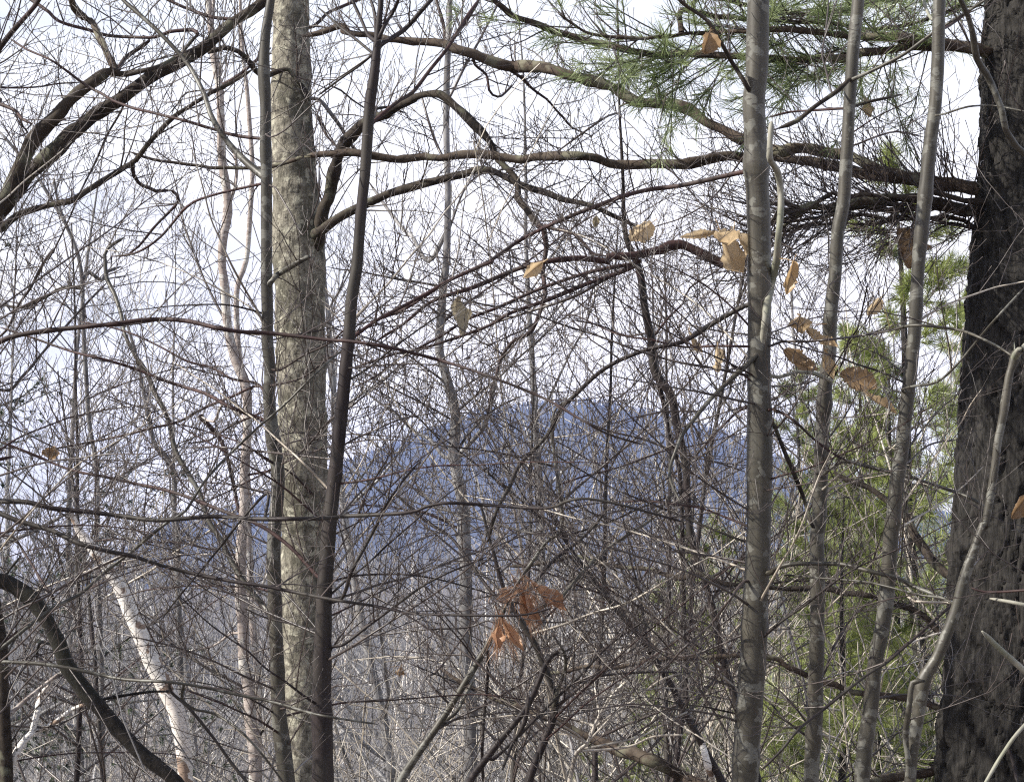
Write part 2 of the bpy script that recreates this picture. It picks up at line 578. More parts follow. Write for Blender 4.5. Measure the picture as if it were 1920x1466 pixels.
def lump(amp, sx):
    def f(N, Mm, k):
        out = np.ones((N, Mm, k))
        for i in range(N):
            g = rng.normal(size=(max(3, int(Mm / sx)), k))
            x = np.linspace(0, len(g) - 1, Mm)
            g = np.stack([np.interp(x, np.arange(len(g)), g[:, j]) for j in range(k)], 1)
            g = (g + np.roll(g, 1, 1) + np.roll(g, -1, 1)) / 3
            out[i] += amp * g
        return out
    return f

class Traced:
    def __init__(self, name, label, trunk, widths, depth, mat, cat='tree', k=14, base=None, bark=None, group=None, tmat=None, step=14, lean=0.0, tilt_end=None):
        """trunk: traced line from the top down to the foot as seen; continues off frame into the ground"""
        P = parse(trunk)
        w = np.interp(np.linspace(0, 1, len(P)), np.linspace(0, 1, len(widths)), widths)
        d = np.full(len(P), float(depth)) + lean * np.linspace(-1, 0, len(P))
        # down to the soil
        last = P[-1]
        dirx = (P[-1] - P[-2]) / max(1, abs(P[-1][1] - P[-2][1]))
        if base is None:
            x, y, dd, k2 = last[0], last[1], depth, 0
            while k2 < 400:
                y += 15
                x += dirx[0] * 15 * 0.5
                q = at(x, y, dd)
                k2 += 1
                if q[2] < gz(q[0], q[1]) - 0.06:
                    break
            ne = max(2, int((y - last[1]) / 60))
            for f in (np.arange(ne) + 1) / ne:
                P = np.vstack([P, last + (np.array([x, y]) - last) * f])
                w = np.append(w, widths[-1] * (1 + 0.25 * f))
                d = np.append(d, depth)
        S = smooth(np.column_stack([P, d, w]), step)
        C3 = np.array([at(a, b, c) for a, b, c, _ in S])
        rad = S[:, 3] * S[:, 2] / FPX / 2 * (1 + (0.03 if k < 60 else 0.0) * snoise(len(S), 7))
        ii = np.arange(len(S))
        for _ in range(0 if k > 60 else len(S) // 14):
            rad *= 1 + (0.05 + 0.10 * rng.random()) * np.exp(-((ii - rng.integers(0, len(S))) / 0.9) ** 2)
        self.pts = [(S[:, :2], S[:, 2])]
        foot = C3[-1].copy()
        foot[2] = gz(foot[0], foot[1])
        self.foot = foot
        self.root = thing(name, label, cat, foot, group)
        t = Tubes()
        t.add(C3, rad, k, True, bark or lump(0.035, 2))
        t.build('trunk', M[mat], self.root, foot)
        self.mat = M[mat]
        self.depth = depth
        self.tmat = tmat or 'twig'

    def near(self, p):
        best = (1e9, None, None)
        for S, d in self.pts:
            q = np.hypot(S[:, 0] - p[0], S[:, 1] - p[1])
            i = int(np.argmin(q))
            if q[i] < best[0]:
                best = (q[i], S[i], d[i])
        return best

    def branch(self, line, w0, w1=None, dd=0.3, mat=None, tw=1.0, L=0.45, up=0.25, gnarl=0.0, sub=3, sub2=1, keep=False, k=8, needles=None, step=12, w=None):
        P = parse(line)
        w1 = w1 if w1 is not None else w0 * 0.55
        a, b = self.near(P[0]), self.near(P[-1])
        if b[0] < a[0] and not keep:
            P = P[::-1]
            a = b
        if a[0] > 3:
            P = np.vstack([a[1], P])
        n = len(P)
        dep = np.linspace(a[2], a[2] + dd, n)
        ww = np.linspace(w0, w1, n) if w is None else np.interp(np.linspace(0, 1, n), np.linspace(0, 1, len(w)), w)
        S = smooth(np.column_stack([P, dep, ww]), step)
        m = len(S)
        S[:, 2] += np.interp(np.arange(m), [0, m * 0.3 + 1, m + 2], [0, 1, 1]) * snoise(m, 9) * 0.05
        if gnarl:
            S[:, 0] += snoise(m, 2.2) * gnarl * 1.15
            S[:, 1] += snoise(m, 2.2) * gnarl * 1.15
        C3 = np.array([at(x, y, z) for x, y, z, _ in S])
        rad = S[:, 3] * S[:, 2] / FPX / 2 * (1 + snoise(m, 3) * (0.05 + 0.02 * gnarl) + snoise(m, 1.1) * 0.035 * gnarl)
        rad[-1] *= 0.4
        self.pts.append((S[:, :2], S[:, 2]))
        t = Tubes()
        t.add(C3, rad, k, True, lump(0.05 + 0.03 * gnarl, 1.5))
        ob = t.build('branch', M[mat] if mat else self.mat, self.root, self.foot)
        if tw:
            px = self.depth / FPX
            lp = np.linalg.norm(np.diff(C3, axis=0), axis=1).sum()
            k_ = max(2, int(lp / 0.085 * tw))
            t = Tubes()
            twig_set(t, C3[None], rad[None], k_, L, px, sub, sub2, up)
            t.build('twigs', M[self.tmat], ob, self.foot)
        return ob, C3, rad

def leaf_mesh(t, pos, size, wid, d_dir, n_dir, curl=0.5, fold=0.35, lobes=0.0):
    """one dry leaf: a curled, folded blade with a short stalk"""
    d_dir, n_dir = norm(np.array(d_dir, float)), np.array(n_dir, float)
    n_dir = norm(n_dir - d_dir * (n_dir @ d_dir))
    s_dir = np.cross(d_dir, n_dir)
    nu, nv = 13, 9
    G = np.zeros((nu, nv, 3))
    p = np.array(pos, float)
    ang = 0.0
    c = p.copy()
    for i in range(nu):
        u = i / (nu - 1)
        half = wid / 2 * (math.sin(math.pi * min(1, u * 0.93 + 0.05)) ** 0.75) * (1 + lobes * math.sin(u * 19) + 0.10 * math.sin(u * 37 + size * 900))
        ang = curl * (u ** 1.3) * 2.0 + 0.35 * math.sin(u * 5 + size * 400)
        dd = d_dir * math.cos(ang) + n_dir * math.sin(ang)
        nn = -d_dir * math.sin(ang) + n_dir * math.cos(ang)
        if i:
            c = c + dd * size / (nu - 1)
        for j in range(nv):
            v = (j / (nv - 1)) * 2 - 1
            rip = 0.09 * math.sin(u * 26 + abs(v) * 5) * abs(v) + 0.30 * math.sin(u * 6 + v * 2.3 + size * 500) * v * v
            G[i, j] = c + s_dir * (v * half * math.cos(fold * abs(v) * 1.4)) + nn * half * (abs(v) * math.sin(fold * 2) + rip * 1.8 + 0.22 * v * math.sin(u * 4 + size * 90))
    th = 0.0004
    b0 = t.n
    t.v.append(G.reshape(-1, 3))
    idx = b0 + np.arange(nu * nv).reshape(nu, nv)
    t.q.append(np.stack([idx[:-1, :-1], idx[1:, :-1], idx[1:, 1:], idx[:-1, 1:]], -1).reshape(-1, 4))
    t.n += nu * nv
    t.add(np.array([G[0, nv // 2] - d_dir * size * 0.22, G[0, nv // 2], G[nu // 2, nv // 2], G[-1, nv // 2]]), np.array([0.0012, 0.0012, 0.0009, 0.0004]), 5)

def leaf(tree, px, py, length, width, angle, mat='tan_leaf', tilt=0.3, curl=0.5, fold=0.35, lobes=0.0, toward=1.0, dd=-0.12, label=None):
    """leaf hanging at photo pixel (px,py); angle in degrees on the picture plane, 270 = straight down"""
    near = tree.near((px, py))
    d = near[2] + dd * 0.3
    k = d / FPX
    a = R(angle)
    dr = RGT * math.cos(a) + UPV * math.sin(a) + FWD * tilt * 0.5
    nr = -FWD * toward + RGT * tilt + UPV * 0.2
    p = at(px, py, d)
    t = Tubes()
    leaf_mesh(t, p, length * k * 1.12, width * k * 1.3, dr, nr, curl, fold, lobes)
    # stalk back to the twig
    q = at(near[1][0], near[1][1], near[2])
    q = p + (q - p) * min(1, 0.05 / (np.linalg.norm(q - p) + 1e-6)) if np.linalg.norm(q - p) > 0.3 else q
    t.add(np.array([q, (p + q) / 2 + UPV * 0.003, p]), np.array([0.0013, 0.0011, 0.001]), 5)
    o = t.build('dead_leaf', M[mat], tree.root, tree.foot)
    if label:
        o['label'] = label
    return o

def needles(t, P, D, n, ln, w, spread=0.7, droop=0.0, fan=None):
    """n needles from each point of P about direction D"""
    N = len(P)
    D = norm(D)
    d = np.repeat(D, n, 0) + rng.normal(size=(N * n, 3)) * spread
    if fan is not None:
        d -= 0.8 * (d @ fan)[:, None] * fan
    d = norm(d + np.array([0, 0, -droop]))
    p = np.repeat(P, n, 0) - norm(np.repeat(D, n, 0)) * (rng.random((N * n, 1)) * ln * 0.5)
    l = ln * (0.7 + 0.5 * rng.random((N * n, 1)))
    s = norm(np.cross(d, rng.normal(size=d.shape))) * w / 2
    mid = p + d * l * 0.55
    tip = p + d * l + np.array([0, 0, -1.0]) * l * droop * 0.4
    V1 = np.stack([p - s * 0.7, p + s * 0.7, mid + s, mid - s], 1)
    V2 = np.stack([mid - s, mid + s, tip + s * 0.15, tip - s * 0.15], 1)
    t.quads(V1)
    t.quads(V2)

# ================================================================== near trees, traced
# --- big grey maple behind the two saplings
T = Traced('maple_tree', 'thick pale grey maple trunk with mossy right side and lichen, behind two slim stems', 
    'X 530,-500 538,-100 544,0 546,100 546,200 550,300 556,400 561,500 563,620 565,700 568,850 570,1000 568,1100 568,1250 568,1350 568,1470',
    [62, 64, 68, 70, 75, 80, 90, 95, 93, 93, 91, 89, 84, 80, 76, 78], 8.6, 'grey_trunk', k=40, bark=lump(0.05, 1.6), step=9)
T.branch('X 585,470 602,421 620,360 630,310 645,275 B 60,760 150,680 250,640 330,590 400,550 450,530 560,540 640,600 720,670 800,760 860,860 920,930 990,1010 980,1100 1060,1200 1120,1270', 26, 11, dd=-0.8, mat='limb', gnarl=2.0, tw=0.9, w=[30, 24, 22, 19, 16, 16, 15, 13, 12])
T.branch('B 1120,1270 1140,1300 1150,1400 1135,1466 E 1130,50 1140,180 1110,290 1070,390 1000,430 950,460 900,530 870,650 840,720 820,870', 12, 4, dd=-0.2, mat='red', gnarl=1.2, tw=1.2)
T.branch('B 1140,1270 1200,1290 1300,1310 1370,1380 1420,1430 1500,1430', 8, 4, dd=-0.2, mat='red', gnarl=1.0)
T.branch('X 590,440 605,430 640,405 B 150,1140 350,1060 550,1010 700,970 800,950 950,1010 1100,1070 1250,1120 1400,1150 1550,1220 1700,1290', 22, 7, dd=-0.7, mat='limb', gnarl=1.0, w=[24, 19, 17, 16, 15, 15, 13, 9, 7])
T.branch('B 370,640 250,600 190,610', 7, 4, mat='limb', gnarl=1)
T.branch('A 1720,560 1650,430 1600,400 1520,410 1450,420 1400,370 1340,290 1260,270 1180,290', 9, 10, dd=-0.5, mat='limb', gnarl=2.5, tw=1.2)
T.branch('A 1770,640 1800,700 1830,760 1915,850', 5, 3, dd=0.2, mat='red')
T.branch('A 1790,560 1850,630 1915,720 B 60,820 100,860', 8, 6, dd=0.2, mat='grey_bark', tw=0.4)
T.branch('A 1760,150 1830,80 1915,40 B 100,0 200,-30', 7, 5, mat='red')
T.branch('D 1760,1320 1650,1200 1560,1150 1480,1190 1300,1280 1130,1360', 5, 3, dd=-0.4, mat='red')
T.branch('D 1800,1000 1700,960 1600,970 1500,1010', 4, 2, dd=-0.4, mat='twig')

# --- sapling 1: brown-grey stem left of the maple
S1 = Traced('sapling', 'slim brown stem crossing in front of the left edge of the thick grey maple trunk',
    'A 1540,-700 1530,-100 1520,0 1495,150 1485,250 1480,400 1490,600 1490,800 1495,1000 1495,1200 1495,1466 D 1495,100 1500,300 1500,450 1515,600 1510,750 1520,900 1540,1050 1560,1200 1550,1400 G 1540,50 1535,200 1540,400 1545,600 1555,800 1560,1000 1570,1150 1590,1300 1610,1466',
    [12, 15, 17, 18, 20, 20, 20, 21, 21, 22, 22, 23, 23, 24, 26, 25, 25, 25, 26, 26, 26, 28, 30, 32], 5.2, 'sapling', cat='sapling', k=18)
S1.branch('A 1490,1000 1440,960 1350,880 1250,760 1180,640 1150,540 1090,420 1030,330 900,190 780,80 680,-10 600,-120', 15, 6, dd=0.3, w=[16, 13, 11, 10, 9, 8, 8, 7, 6])
S1.branch('G 1540,560 1500,500 1470,470 1380,360 1300,230 1240,110 1170,0 D 1130,1320 1050,1180 980,1050 940,880 870,740 830,640 760,530 700,410 680,300 640,180 600,100 590,0 A 600,1400 700,1330', 16, 6, dd=0.5, w=[16, 14, 11, 10, 9, 9, 9, 8, 8, 7, 6])
S1.branch('D 1500,150 1540,90 1600,50 1720,-20 A 1740,1450', 11, 9, dd=-0.1, tw=0.5)
S1.branch('D 1480,890 1300,820 1150,740 1050,710 900,660 750,600 600,555 400,505 200,435 0,370', 8, 4, dd=0.2, mat='red')
S1.branch('A 1520,770 1600,730 1740,600 1830,520 1915,460', 4, 2, dd=-0.3, mat='twig', tw=0.6)
S1.branch('A 1520,970 1640,870 1760,750 1780,640 1800,580', 4, 2, dd=-0.3, mat='twig', tw=0.6)
S1.branch('A 1540,1050 1620,1180 1700,1320 1740,1230 1790,1100 1795,960', 4, 2, dd=-0.3, mat='twig', tw=0.5)
S1.branch('D 1570,610 1700,530 1830,470 1915,400 E 150,250', 5, 3, dd=-0.3, mat='red')
S1.branch('D 1560,690 1700,650 1850,540 1915,510 E 100,440', 5, 3, dd=-0.3, mat='red')
S1.branch('D 1530,800 1450,690 1300,660 1200,600 1050,560 900,480 750,410 600,365 450,340', 6, 3, dd=0.4, mat='red')
S1.branch('D 1540,800 1460,850 1300,920 1180,1000 1050,1020', 6, 3, dd=0.3, mat='red')
S1.branch('D 1500,850 1460,700 1300,760 1150,820 1000,900 850,935 700,975 500,1015 310,1050', 6, 4, dd=0.3, mat='red')
S1.branch('D 1560,1150 1700,1060 1840,900 1915,850 E 200,700 350,560', 5, 3, dd=-0.2, mat='twig')
S1.branch('A 1470,780 1300,760 1150,710 1000,670 800,620 640,570 560,520 450,460 300,350 150,280 60,220', 7, 4, dd=0.5, mat='red', gnarl=0.8)
S1.branch('A 1490,1030 1430,1040 1180,1100 1050,1160 900,1330 760,1420 620,1440', 6, 4, dd=0.3, mat='red')
S1.branch('G 1560,700 1480,720 1400,760 1300,790', 4, 2, mat='twig')
S1.branch('G 1570,900 1500,900 1380,930 1250,1000', 4, 2, mat='twig')
S1.branch('G 1600,1050 1700,1000 1830,950 1915,910', 4, 3, dd=-0.2, mat='twig')

# --- sapling 2: dark stem right of the maple
S2 = Traced('sapling', 'near black slim stem leaning across the right edge of the thick grey maple trunk',
    'B 260,-700 230,-100 205,200 195,320 180,450 160,600 145,800 130,1000 110,1200 90,1466 E 85,50 60,200 40,450 20,650 0,850 -20,1050 -40,1250 -60,1400 G 1850,0 1835,200 1820,400 1815,600 1808,800 1805,1000 1808,1200 1812,1466',
    [8, 10, 16, 20, 20, 20, 20, 20, 21, 22, 22, 23, 24, 24, 25, 27, 28, 30, 33, 36, 40, 43], 4.8, 'sapling_dark', cat='sapling', k=18)
S2.branch('B 205,280 225,250 350,170 450,60 530,-30 600,-120', 11, 7, dd=0.2)
S2.branch('B 205,240 240,150 300,50 330,-30', 9, 6, dd=-0.2)
S2.branch('B 190,230 150,200 120,130 60,0 30,-60', 8, 5, dd=0.2)
S2.branch('B 195,200 190,100 165,0 120,-60', 7, 5)
S2.branch('B 185,300 100,370 0,440 A 1780,540', 6, 4, dd=0.3)
S2.branch('B 175,300 80,220 0,160 A 1850,100 1780,40', 6, 4, dd=0.4)
S2.branch('B 165,700 230,640 330,560 400,520 500,390 590,280 640,200 700,100 780,-10', 8, 6, dd=0.5, mat='red')
S2.branch('B 150,620 60,560 0,510 A 1850,480', 4, 3, dd=0.3)
S2.branch('D 1870,1110 1600,1080 1400,1060 1200,1040 1050,1050', 5, 3, dd=0.5, mat='twig')
S2.branch('G 1820,620 1750,610 1600,570 1480,540 1350,480', 5, 3, dd=0.3)
S2.branch('G 1830,340 1780,310 1700,220 1620,140 1500,50 1400,0 D 1330,1430 1200,1380 1050,1320 900,1275 750,1245 600,1210 400,1170 200,1090 0,1010', 8, 5, dd=0.4, mat='red')
S2.branch('H 0,440 60,280 130,150 200,20 E 230,1400 330,1250 430,1130', 8, 4, dd=-0.2)
S2.branch('H 0,700 150,590 300,480 450,370 560,310 700,250 820,200', 6, 3, dd=-0.2)
S2.branch('E 20,680 150,600 300,480 480,350 620,260', 5, 3, dd=0.3)
S2.branch('E 60,430 200,330 350,250 480,180 620,100 850,0 B 830,1466 1000,1350 1200,1250', 8, 5, dd=0.3, mat='red')

# --- sapling 3: the thick straight one
S3 = Traced('sapling', 'thickest of the smooth brown stems, standing straight, with tan leaves beside it halfway up',
    'C 440,-900 430,-200 425,0 420,200 415,400 405,500 400,600 410,800 415,1000 425,1200 430,1466 F 430,100 432,300 428,600 432,800 432,1000 430,1200 428,1466 I 425,100 420,250 410,400 405,550 400,700 385,900 370,1100 360,1250 350,1466',
    [36, 40, 41, 43, 42, 42, 42, 43, 44, 46, 46, 46, 46, 47, 48, 48, 48, 48, 48, 48, 47, 48, 50, 51], 5.0, 'sapling', cat='sapling', k=22)
S3.branch('C 395,545 340,450 270,340 210,230 130,110 0,20 B 1850,-60', 9, 7, dd=-0.2, mat='limb')
S3.branch('C 340,965 250,985 0,1040 B 1700,1070 1500,1130 1200,1250 1000,1350 830,1466 E 620,100 480,190 350,270 200,330 80,410', 10, 5, dd=0.4, mat='red')
S3.branch('F 480,480 560,450 700,450 900,430 1050,410 1170,390', 5, 4, dd=-0.2, mat='twig', tw=.5)
S3.branch('F 480,480 200,475 0,480 E 1740,440 1600,420 1450,360 1300,330', 5, 3, dd=0.2, mat='red')
S3.branch('F 480,425 200,390 0,350', 4, 3, dd=0.2, mat='twig')
S3.branch('I 500,290 520,270 600,245 720,240 900,245 1000,270 1120,300 1200,320 1300,370 1400,410 1500,460', 8, 8, dd=-0.2, tw=.5, w=[10, 9, 8, 8, 8, 8])
S3.branch('I 345,340 250,460 150,590 0,720 H 1800,850', 6, 4, dd=-0.1, mat='twig')
S3.branch('F 505,830 620,890 740,1000 850,1080 920,1120', 6, 4, dd=-0.1, mat='red')
S3.branch('F 500,900 560,1040 620,1180 680,1330 720,1466 I 740,40', 9, 7, dd=0.1, mat='limb', tw=.5)
S3.branch('F 500,700 600,700 700,680 770,660', 4, 3, mat='twig')
S3.branch('I 340,640 200,700 0,760 H 1750,700 1650,610', 5, 3, dd=0.3, mat='twig')
S3.branch('I 460,620 560,570 600,480', 4, 2, mat='twig')
S3.branch('I 440,1400 560,1280 650,1170 800,1050 950,930 1040,860 1150,790 1300,660 1400,570 1500,480', 6, 5, dd=-0.3, mat='sapling_dark', tw=0.5)
S3.branch('C 350,870 180,1100 0,1220 B 1700,1300 1500,1466', 4, 2, dd=0.3, mat='twig')
S3.branch('F 350,250 170,350 0,450 E 1700,500 1480,600 1300,760 1230,830 1150,980 1000,1140 950,1250 870,1400 H 820,120', 9, 7, dd=0.3, mat='sapling_dark')
S3.branch('F 350,1180 200,1130 0,1080 E 1700,1000 1500,950 1350,890 1200,800', 5, 3, dd=0.3, mat='twig')

# --- sapling 4 and 5
S4 = Traced('sapling', 'smooth tan stem lit from the left, second stem right of the thickest brown one',
    'C 1000,-900 990,-150 985,0 970,150 955,300 945,450 935,600 925,800 915,950 900,1150 870,1300 860,1466 F 855,80 840,200 825,350 825,500 810,600 800,700 790,850 780,1000 775,1200 765,1466 I 755,60 755,200 757,400 755,600 752,750 745,900 745,1050 735,1200 720,1466',
    [20, 22, 23, 23, 24, 24, 24, 24, 24, 24, 24, 25, 25, 26, 26, 26, 26, 27, 27, 27, 27, 27, 27, 28, 28, 28, 28], 5.4, 'sapling', cat='sapling', k=18)
S4.branch('C 970,440 1100,380 1250,300 1400,190 1560,90 1700,0', 8, 6, dd=-0.3, tw=.6)
S4.branch('C 930,450 870,510 740,600 640,680 540,720', 8, 9, dd=-0.2, mat='limb', tw=.6)
S4.branch('C 930,620 900,610 740,620 600,630 480,660', 6, 4, dd=0.3, mat='red')
S4.branch('C 950,600 1050,570 1150,550 1230,530', 7, 5, dd=0.3, mat='limb')
S4.branch('C 960,740 1100,650 1300,560', 4, 2, mat='red')
S4.branch('C 950,820 1080,770 1200,740 1350,770', 4, 3, mat='red')
S4.branch('I 740,30 700,0 F 690,1350 600,1150 560,1050', 7, 5, mat='sapling', tw=.4)
S4.branch('F 790,1200 810,1180 900,1120 1000,1140 1100,1165 1250,1200 1400,1250 1600,1320 1700,1380', 8, 6, dd=-0.3, tw=.5)
S4.branch('F 830,670 740,630 640,620 540,650 450,630', 8, 7, dd=-0.4, mat='sapling_pale', tw=.3)
S4.branch('F 800,880 1000,870 1210,845', 4, 3, mat='brush', tw=.4)
S4.branch('F 850,640 900,560 930,440 980,380 1040,120', 5, 3, dd=-0.2, mat='sapling_dark', tw=.5)
S4.branch('I 790,860 850,700 900,620 950,540 1050,450', 6, 4, mat='sapling_dark')
S4.branch('I 780,1060 850,1000 940,930 1040,870', 5, 4, dd=0.2, mat='sapling')
S4.branch('C 830,500 800,380 780,300 800,200 820,0', 4, 3, mat='twig')
S5 = Traced('sapling', 'smooth tan stem leaning to the right as it rises, nearest to the big pine',
    'C 1460,-900 1445,-150 1440,0 1435,200 1430,400 1415,600 1390,800 1370,1000 1350,1200 1330,1400 F 1325,-20 1315,150 1305,350 1290,500 1275,650 1250,850 1230,1050 1200,1250 1180,1466 I 1170,60 1150,350 1120,600 1080,800 1060,1000 1040,1150 1020,1300 1005,1466',
    [20, 22, 23, 24, 24, 24, 25, 25, 25, 25, 25, 26, 26, 26, 26, 27, 27, 28, 28, 28, 29, 29, 30, 30], 4.9, 'sapling', cat='sapling', k=18)
S5.branch('C 1400,110 1370,60 1350,0 1330,-60', 8, 6, mat='sapling_pale', tw=.3)
S5.branch('F 1280,300 1280,360 1200,375 1050,410', 5, 5, mat='sapling_dark', tw=.3)
S5.branch('C 1470,640 1600,600 1750,595 1915,625', 4, 3, dd=-0.2, mat='sapling', tw=.4)
S5.branch('C 1470,160 1560,100 1620,50 1690,0', 6, 4, mat='red', tw=.5)
S5.branch('F 1260,1130 1380,1030 1540,1000', 4, 3, mat='twig')
S5.branch('F 1230,720 1300,700 1420,680 1520,600 1640,460 1740,340 1915,150', 5, 4, dd=-0.4, mat='sapling', tw=.3)
S5.branch('F 1160,1040 1140,900 1160,800 1100,650', 4, 3, mat='brush', tw=.5)
S5.branch('I 1140,800 1250,700 1400,640 1480,620', 5, 3, dd=0.3, mat='brush', tw=.8)
S5.branch('I 1220,320 1230,150 1240,0 F 1260,1300', 4, 3, dd=0.1, mat='sapling', tw=.3)

# --- sapling 6: crooked stem in front of the pine
S6 = Traced('sapling', 'crooked slim stem with a broken pale top crossing in front of the dark pine trunk',
    'F 1875,500 1865,540 1845,600 1830,650 1800,850 1770,1000 1745,1200 1700,1466 I 1690,20 1640,150 1580,320 1540,480 1480,640 1420,780 1350,900 1320,1100 1295,1250 1275,1466',
    [14, 20, 14, 15, 15, 15, 15, 15, 16, 17, 22, 22, 20, 20, 26, 24, 22, 22], 4.5, 'sapling', cat='sapling', k=18)
S6.branch('F 1865,540 1750,470 1600,400 1450,370 1280,360 1170,390', 5, 6, dd=0.2, mat='sapling', tw=.4)
S6.branch('F 1860,545 1880,510 1915,480 1990,440', 15, 12, dd=-0.1, mat='sapling_pale', tw=0)
S6.branch('F 1862,530 1862,490 1860,450', 4, 1, mat='sapling_pale', tw=0)
S6.branch('I 1360,900 1290,910 1270,1050 1250,1200 1265,1350 1270,1466', 10, 11, dd=-0.1, tw=.2)
S6.branch('I 1540,480 1450,430 1350,420 1110,360 1000,340 750,320 550,300', 5, 4, dd=0.3, mat='sapling', tw=.5)
S6.branch('I 1580,320 1640,240 1720,160', 3, 2, mat='twig', tw=.3)
S6.branch('I 1510,460 1300,450 1250,400', 6, 4, dd=0.2, mat='brush', tw=.6)

def furrows(Mm, k):
    """plated bark: long irregular ridges with dark clefts between, as a relief of -1..0"""
    def field(cy, cx):
        g = rng.normal(size=(int(Mm / cy) + 4, int(k / cx)))
        y = np.linspace(0, len(g) - 2.01, Mm)
        x = np.arange(k) / k * g.shape[1]
        y0, x0 = y.astype(int), x.astype(int)
        fy, fx = sm(y - y0)[:, None], sm(x - x0)[None]
        x1 = (x0 + 1) % g.shape[1]
        A = g[y0][:, x0] * (1 - fx) + g[y0][:, x1] * fx
        B_ = g[y0 + 1][:, x0] * (1 - fx) + g[y0 + 1][:, x1] * fx
        return A * (1 - fy) + B_ * fy
    f = field(30, 3.4) + 0.6 * field(11, 2.4)
    rid = np.minimum(1, np.abs(f) * 3.6) ** 0.7
    return rid - 1 + 0.30 * np.round(field(9, 2.2) * 1.5) / 1.5 * rid + 0.4 * field(80, 20)

# --- big pine at the right edge
P1 = Traced('pine_tree', 'big dark furrowed pine at the right edge, thick limbs reaching left',
    'X 1990,-700 1972,-60 1968,0 1966,300 1958,450 1947,600 1936,800 1922,1000 1912,1200 1892,1470',
    [205, 232, 236, 244, 252, 258, 262, 264, 266, 272], 7.2, 'pine_bark', cat='pine tree', k=190, step=4,
    bark=lambda N, Mm, k: (1 + 0.085 * furrows(Mm, k))[None])
P1.pine_limbs = []
def plimb(*a, **k):
    r = P1.branch(*a, **k)
    P1.pine_limbs.append(r)
    return r
plimb('C 1700,300 1650,280 1400,240 1200,210 1010,200 850,190 600,170 350,180 200,185 0,190 B 1750,210 1550,210 1400,190 1300,140 1215,85', 20, 5, dd=-0.6, mat='pine_limb', gnarl=1.2, L=0.3, tw=1.3, w=[22, 22, 20, 16, 12, 9, 8, 7, 6, 5])
plimb('C 1720,290 1500,260 1200,270 1000,300 900,325 600,335 350,322 0,305 B 1800,310 1600,280 1420,240 1300,210 1150,160 1000,100 900,50 830,-20 780,-80', 20, 9, dd=-0.4, mat='pine_limb', gnarl=1.4, L=0.3, tw=1.2, w=[20, 18, 16, 14, 14, 14, 14, 14, 12, 10, 9])
plimb('C 1720,1080 1650,1060 1400,1010 1100,950 900,870 650,840 500,840 340,780 250,740 100,660 0,600 B 1750,590 1600,530 1500,480 1350,440 1200,400 1050,380 900,360 750,310 600,270 480,240 300,215 100,200 0,170 A 1915,150 1720,200', 26, 9, dd=0.8, mat='pine_limb', gnarl=2.2, L=0.28, tw=2.2, w=[30, 26, 22, 20, 19, 20, 22, 22, 22, 20, 14, 12, 10])
plimb('C 1720,1090 1650,1060 1200,1000 1000,980 900,940 700,910 500,880 340,890 200,880 0,910 B 1700,920 1550,920 1400,890 1200,870 1000,890 800,870 600,880 350,890 200,880 0,862 A 1800,870 1700,880', 22, 9, dd=0.7, mat='pine_limb', gnarl=1.6, L=0.28, tw=1.4, w=[30, 26, 20, 18, 18, 18, 18, 17, 16, 14, 10])
plimb('A 1650,900 1500,940 1370,945 1100,930 900,900 730,860', 8, 5, dd=0.1, mat='pine_limb', gnarl=1.2, L=0.25, tw=1.2, keep=True)
for dy, w_, e in ((0, 30, 0), (35, 16, 60), (-40, 18, -40), (80, 13, 110), (110, 10, 170), (25, 12, 20)):
    plimb('C 1720,%d 1600,%d 1400,%d 1150,%d 850,%d 600,%d 500,%d %d,%d' % (1180 + dy, 1170 + dy, 1130 + dy, 1130 + dy, 1150 + dy, 1200 + dy, 1230 + dy + e, 360 - abs(e), 1290 + dy + e),
          w_ * 0.8, w_ * 0.25, dd=-0.3 + dy * 0.004, mat='limb', gnarl=3.5, L=0.6, tw=2.6, up=-0.1, sub2=1)
plimb('B 1900,1370 1800,1400 1650,1430 1500,1445 E 1500,0 1300,-15 1100,10 900,80 700,160 500,230 350,350 200,450', 17, 5, dd=-0.2, mat='red', gnarl=0.6, tw=1.2, w=[18, 17, 14, 11, 9, 7, 5])
plimb('E 1640,30 1400,120 1150,220 950,290 830,360 640,430 450,490 300,520 60,600', 9, 4, dd=0.1, mat='red', tw=1.4, L=0.5)
plimb('E 1660,10 1400,60 1100,160 900,250 700,330 560,420 350,530 200,640 50,720', 8, 3, dd=0.2, mat='red', tw=1.2, L=0.5)
plimb('E 1680,0 1500,90 1300,200 1000,300 800,370 700,450 500,600', 7, 3, dd=0.3, mat='twig', tw=1.2, L=0.5)
plimb('B 1080,510 1000,430 900,370', 6, 6, mat='red', tw=1)
plimb('B 1000,430 1080,510 1180,580 1240,660 1330,740 1420,760', 6, 3, mat='red', gnarl=1.5)
plimb('B 740,350 770,380 810,420 830,500 880,540 920,520 970,470', 6, 4, mat='red', gnarl=1.5)
plimb('I 1520,1060 1440,1050 1300,1000 1100,970 950,960 600,830 480,760 0,770 H 1915,760 1800,770 1650,800 1500,830 1350,820 1200,850 1050,850', 14, 6, dd=0.3, mat='pine_limb', gnarl=1.4, tw=1.4)
plimb('I 1520,1350 1200,1440 500,1560 100,1480 0,1450 H 1915,1440 1750,1340 1600,1300 1450,1240 1300,1170 1150,1100 1000,1040 850,990 700,920 560,830', 14, 7, dd=0.8, mat='pine_limb', gnarl=1.5, tw=1.5, w=[16, 18, 22, 26, 26, 24, 18, 14, 12, 10, 7])
plimb('I 1560,330 1450,270 1300,80 1250,-20 F 1100,1300 850,1180', 20, 6, dd=0.5, mat='limb', gnarl=1.3, w=[22, 20, 14, 8])
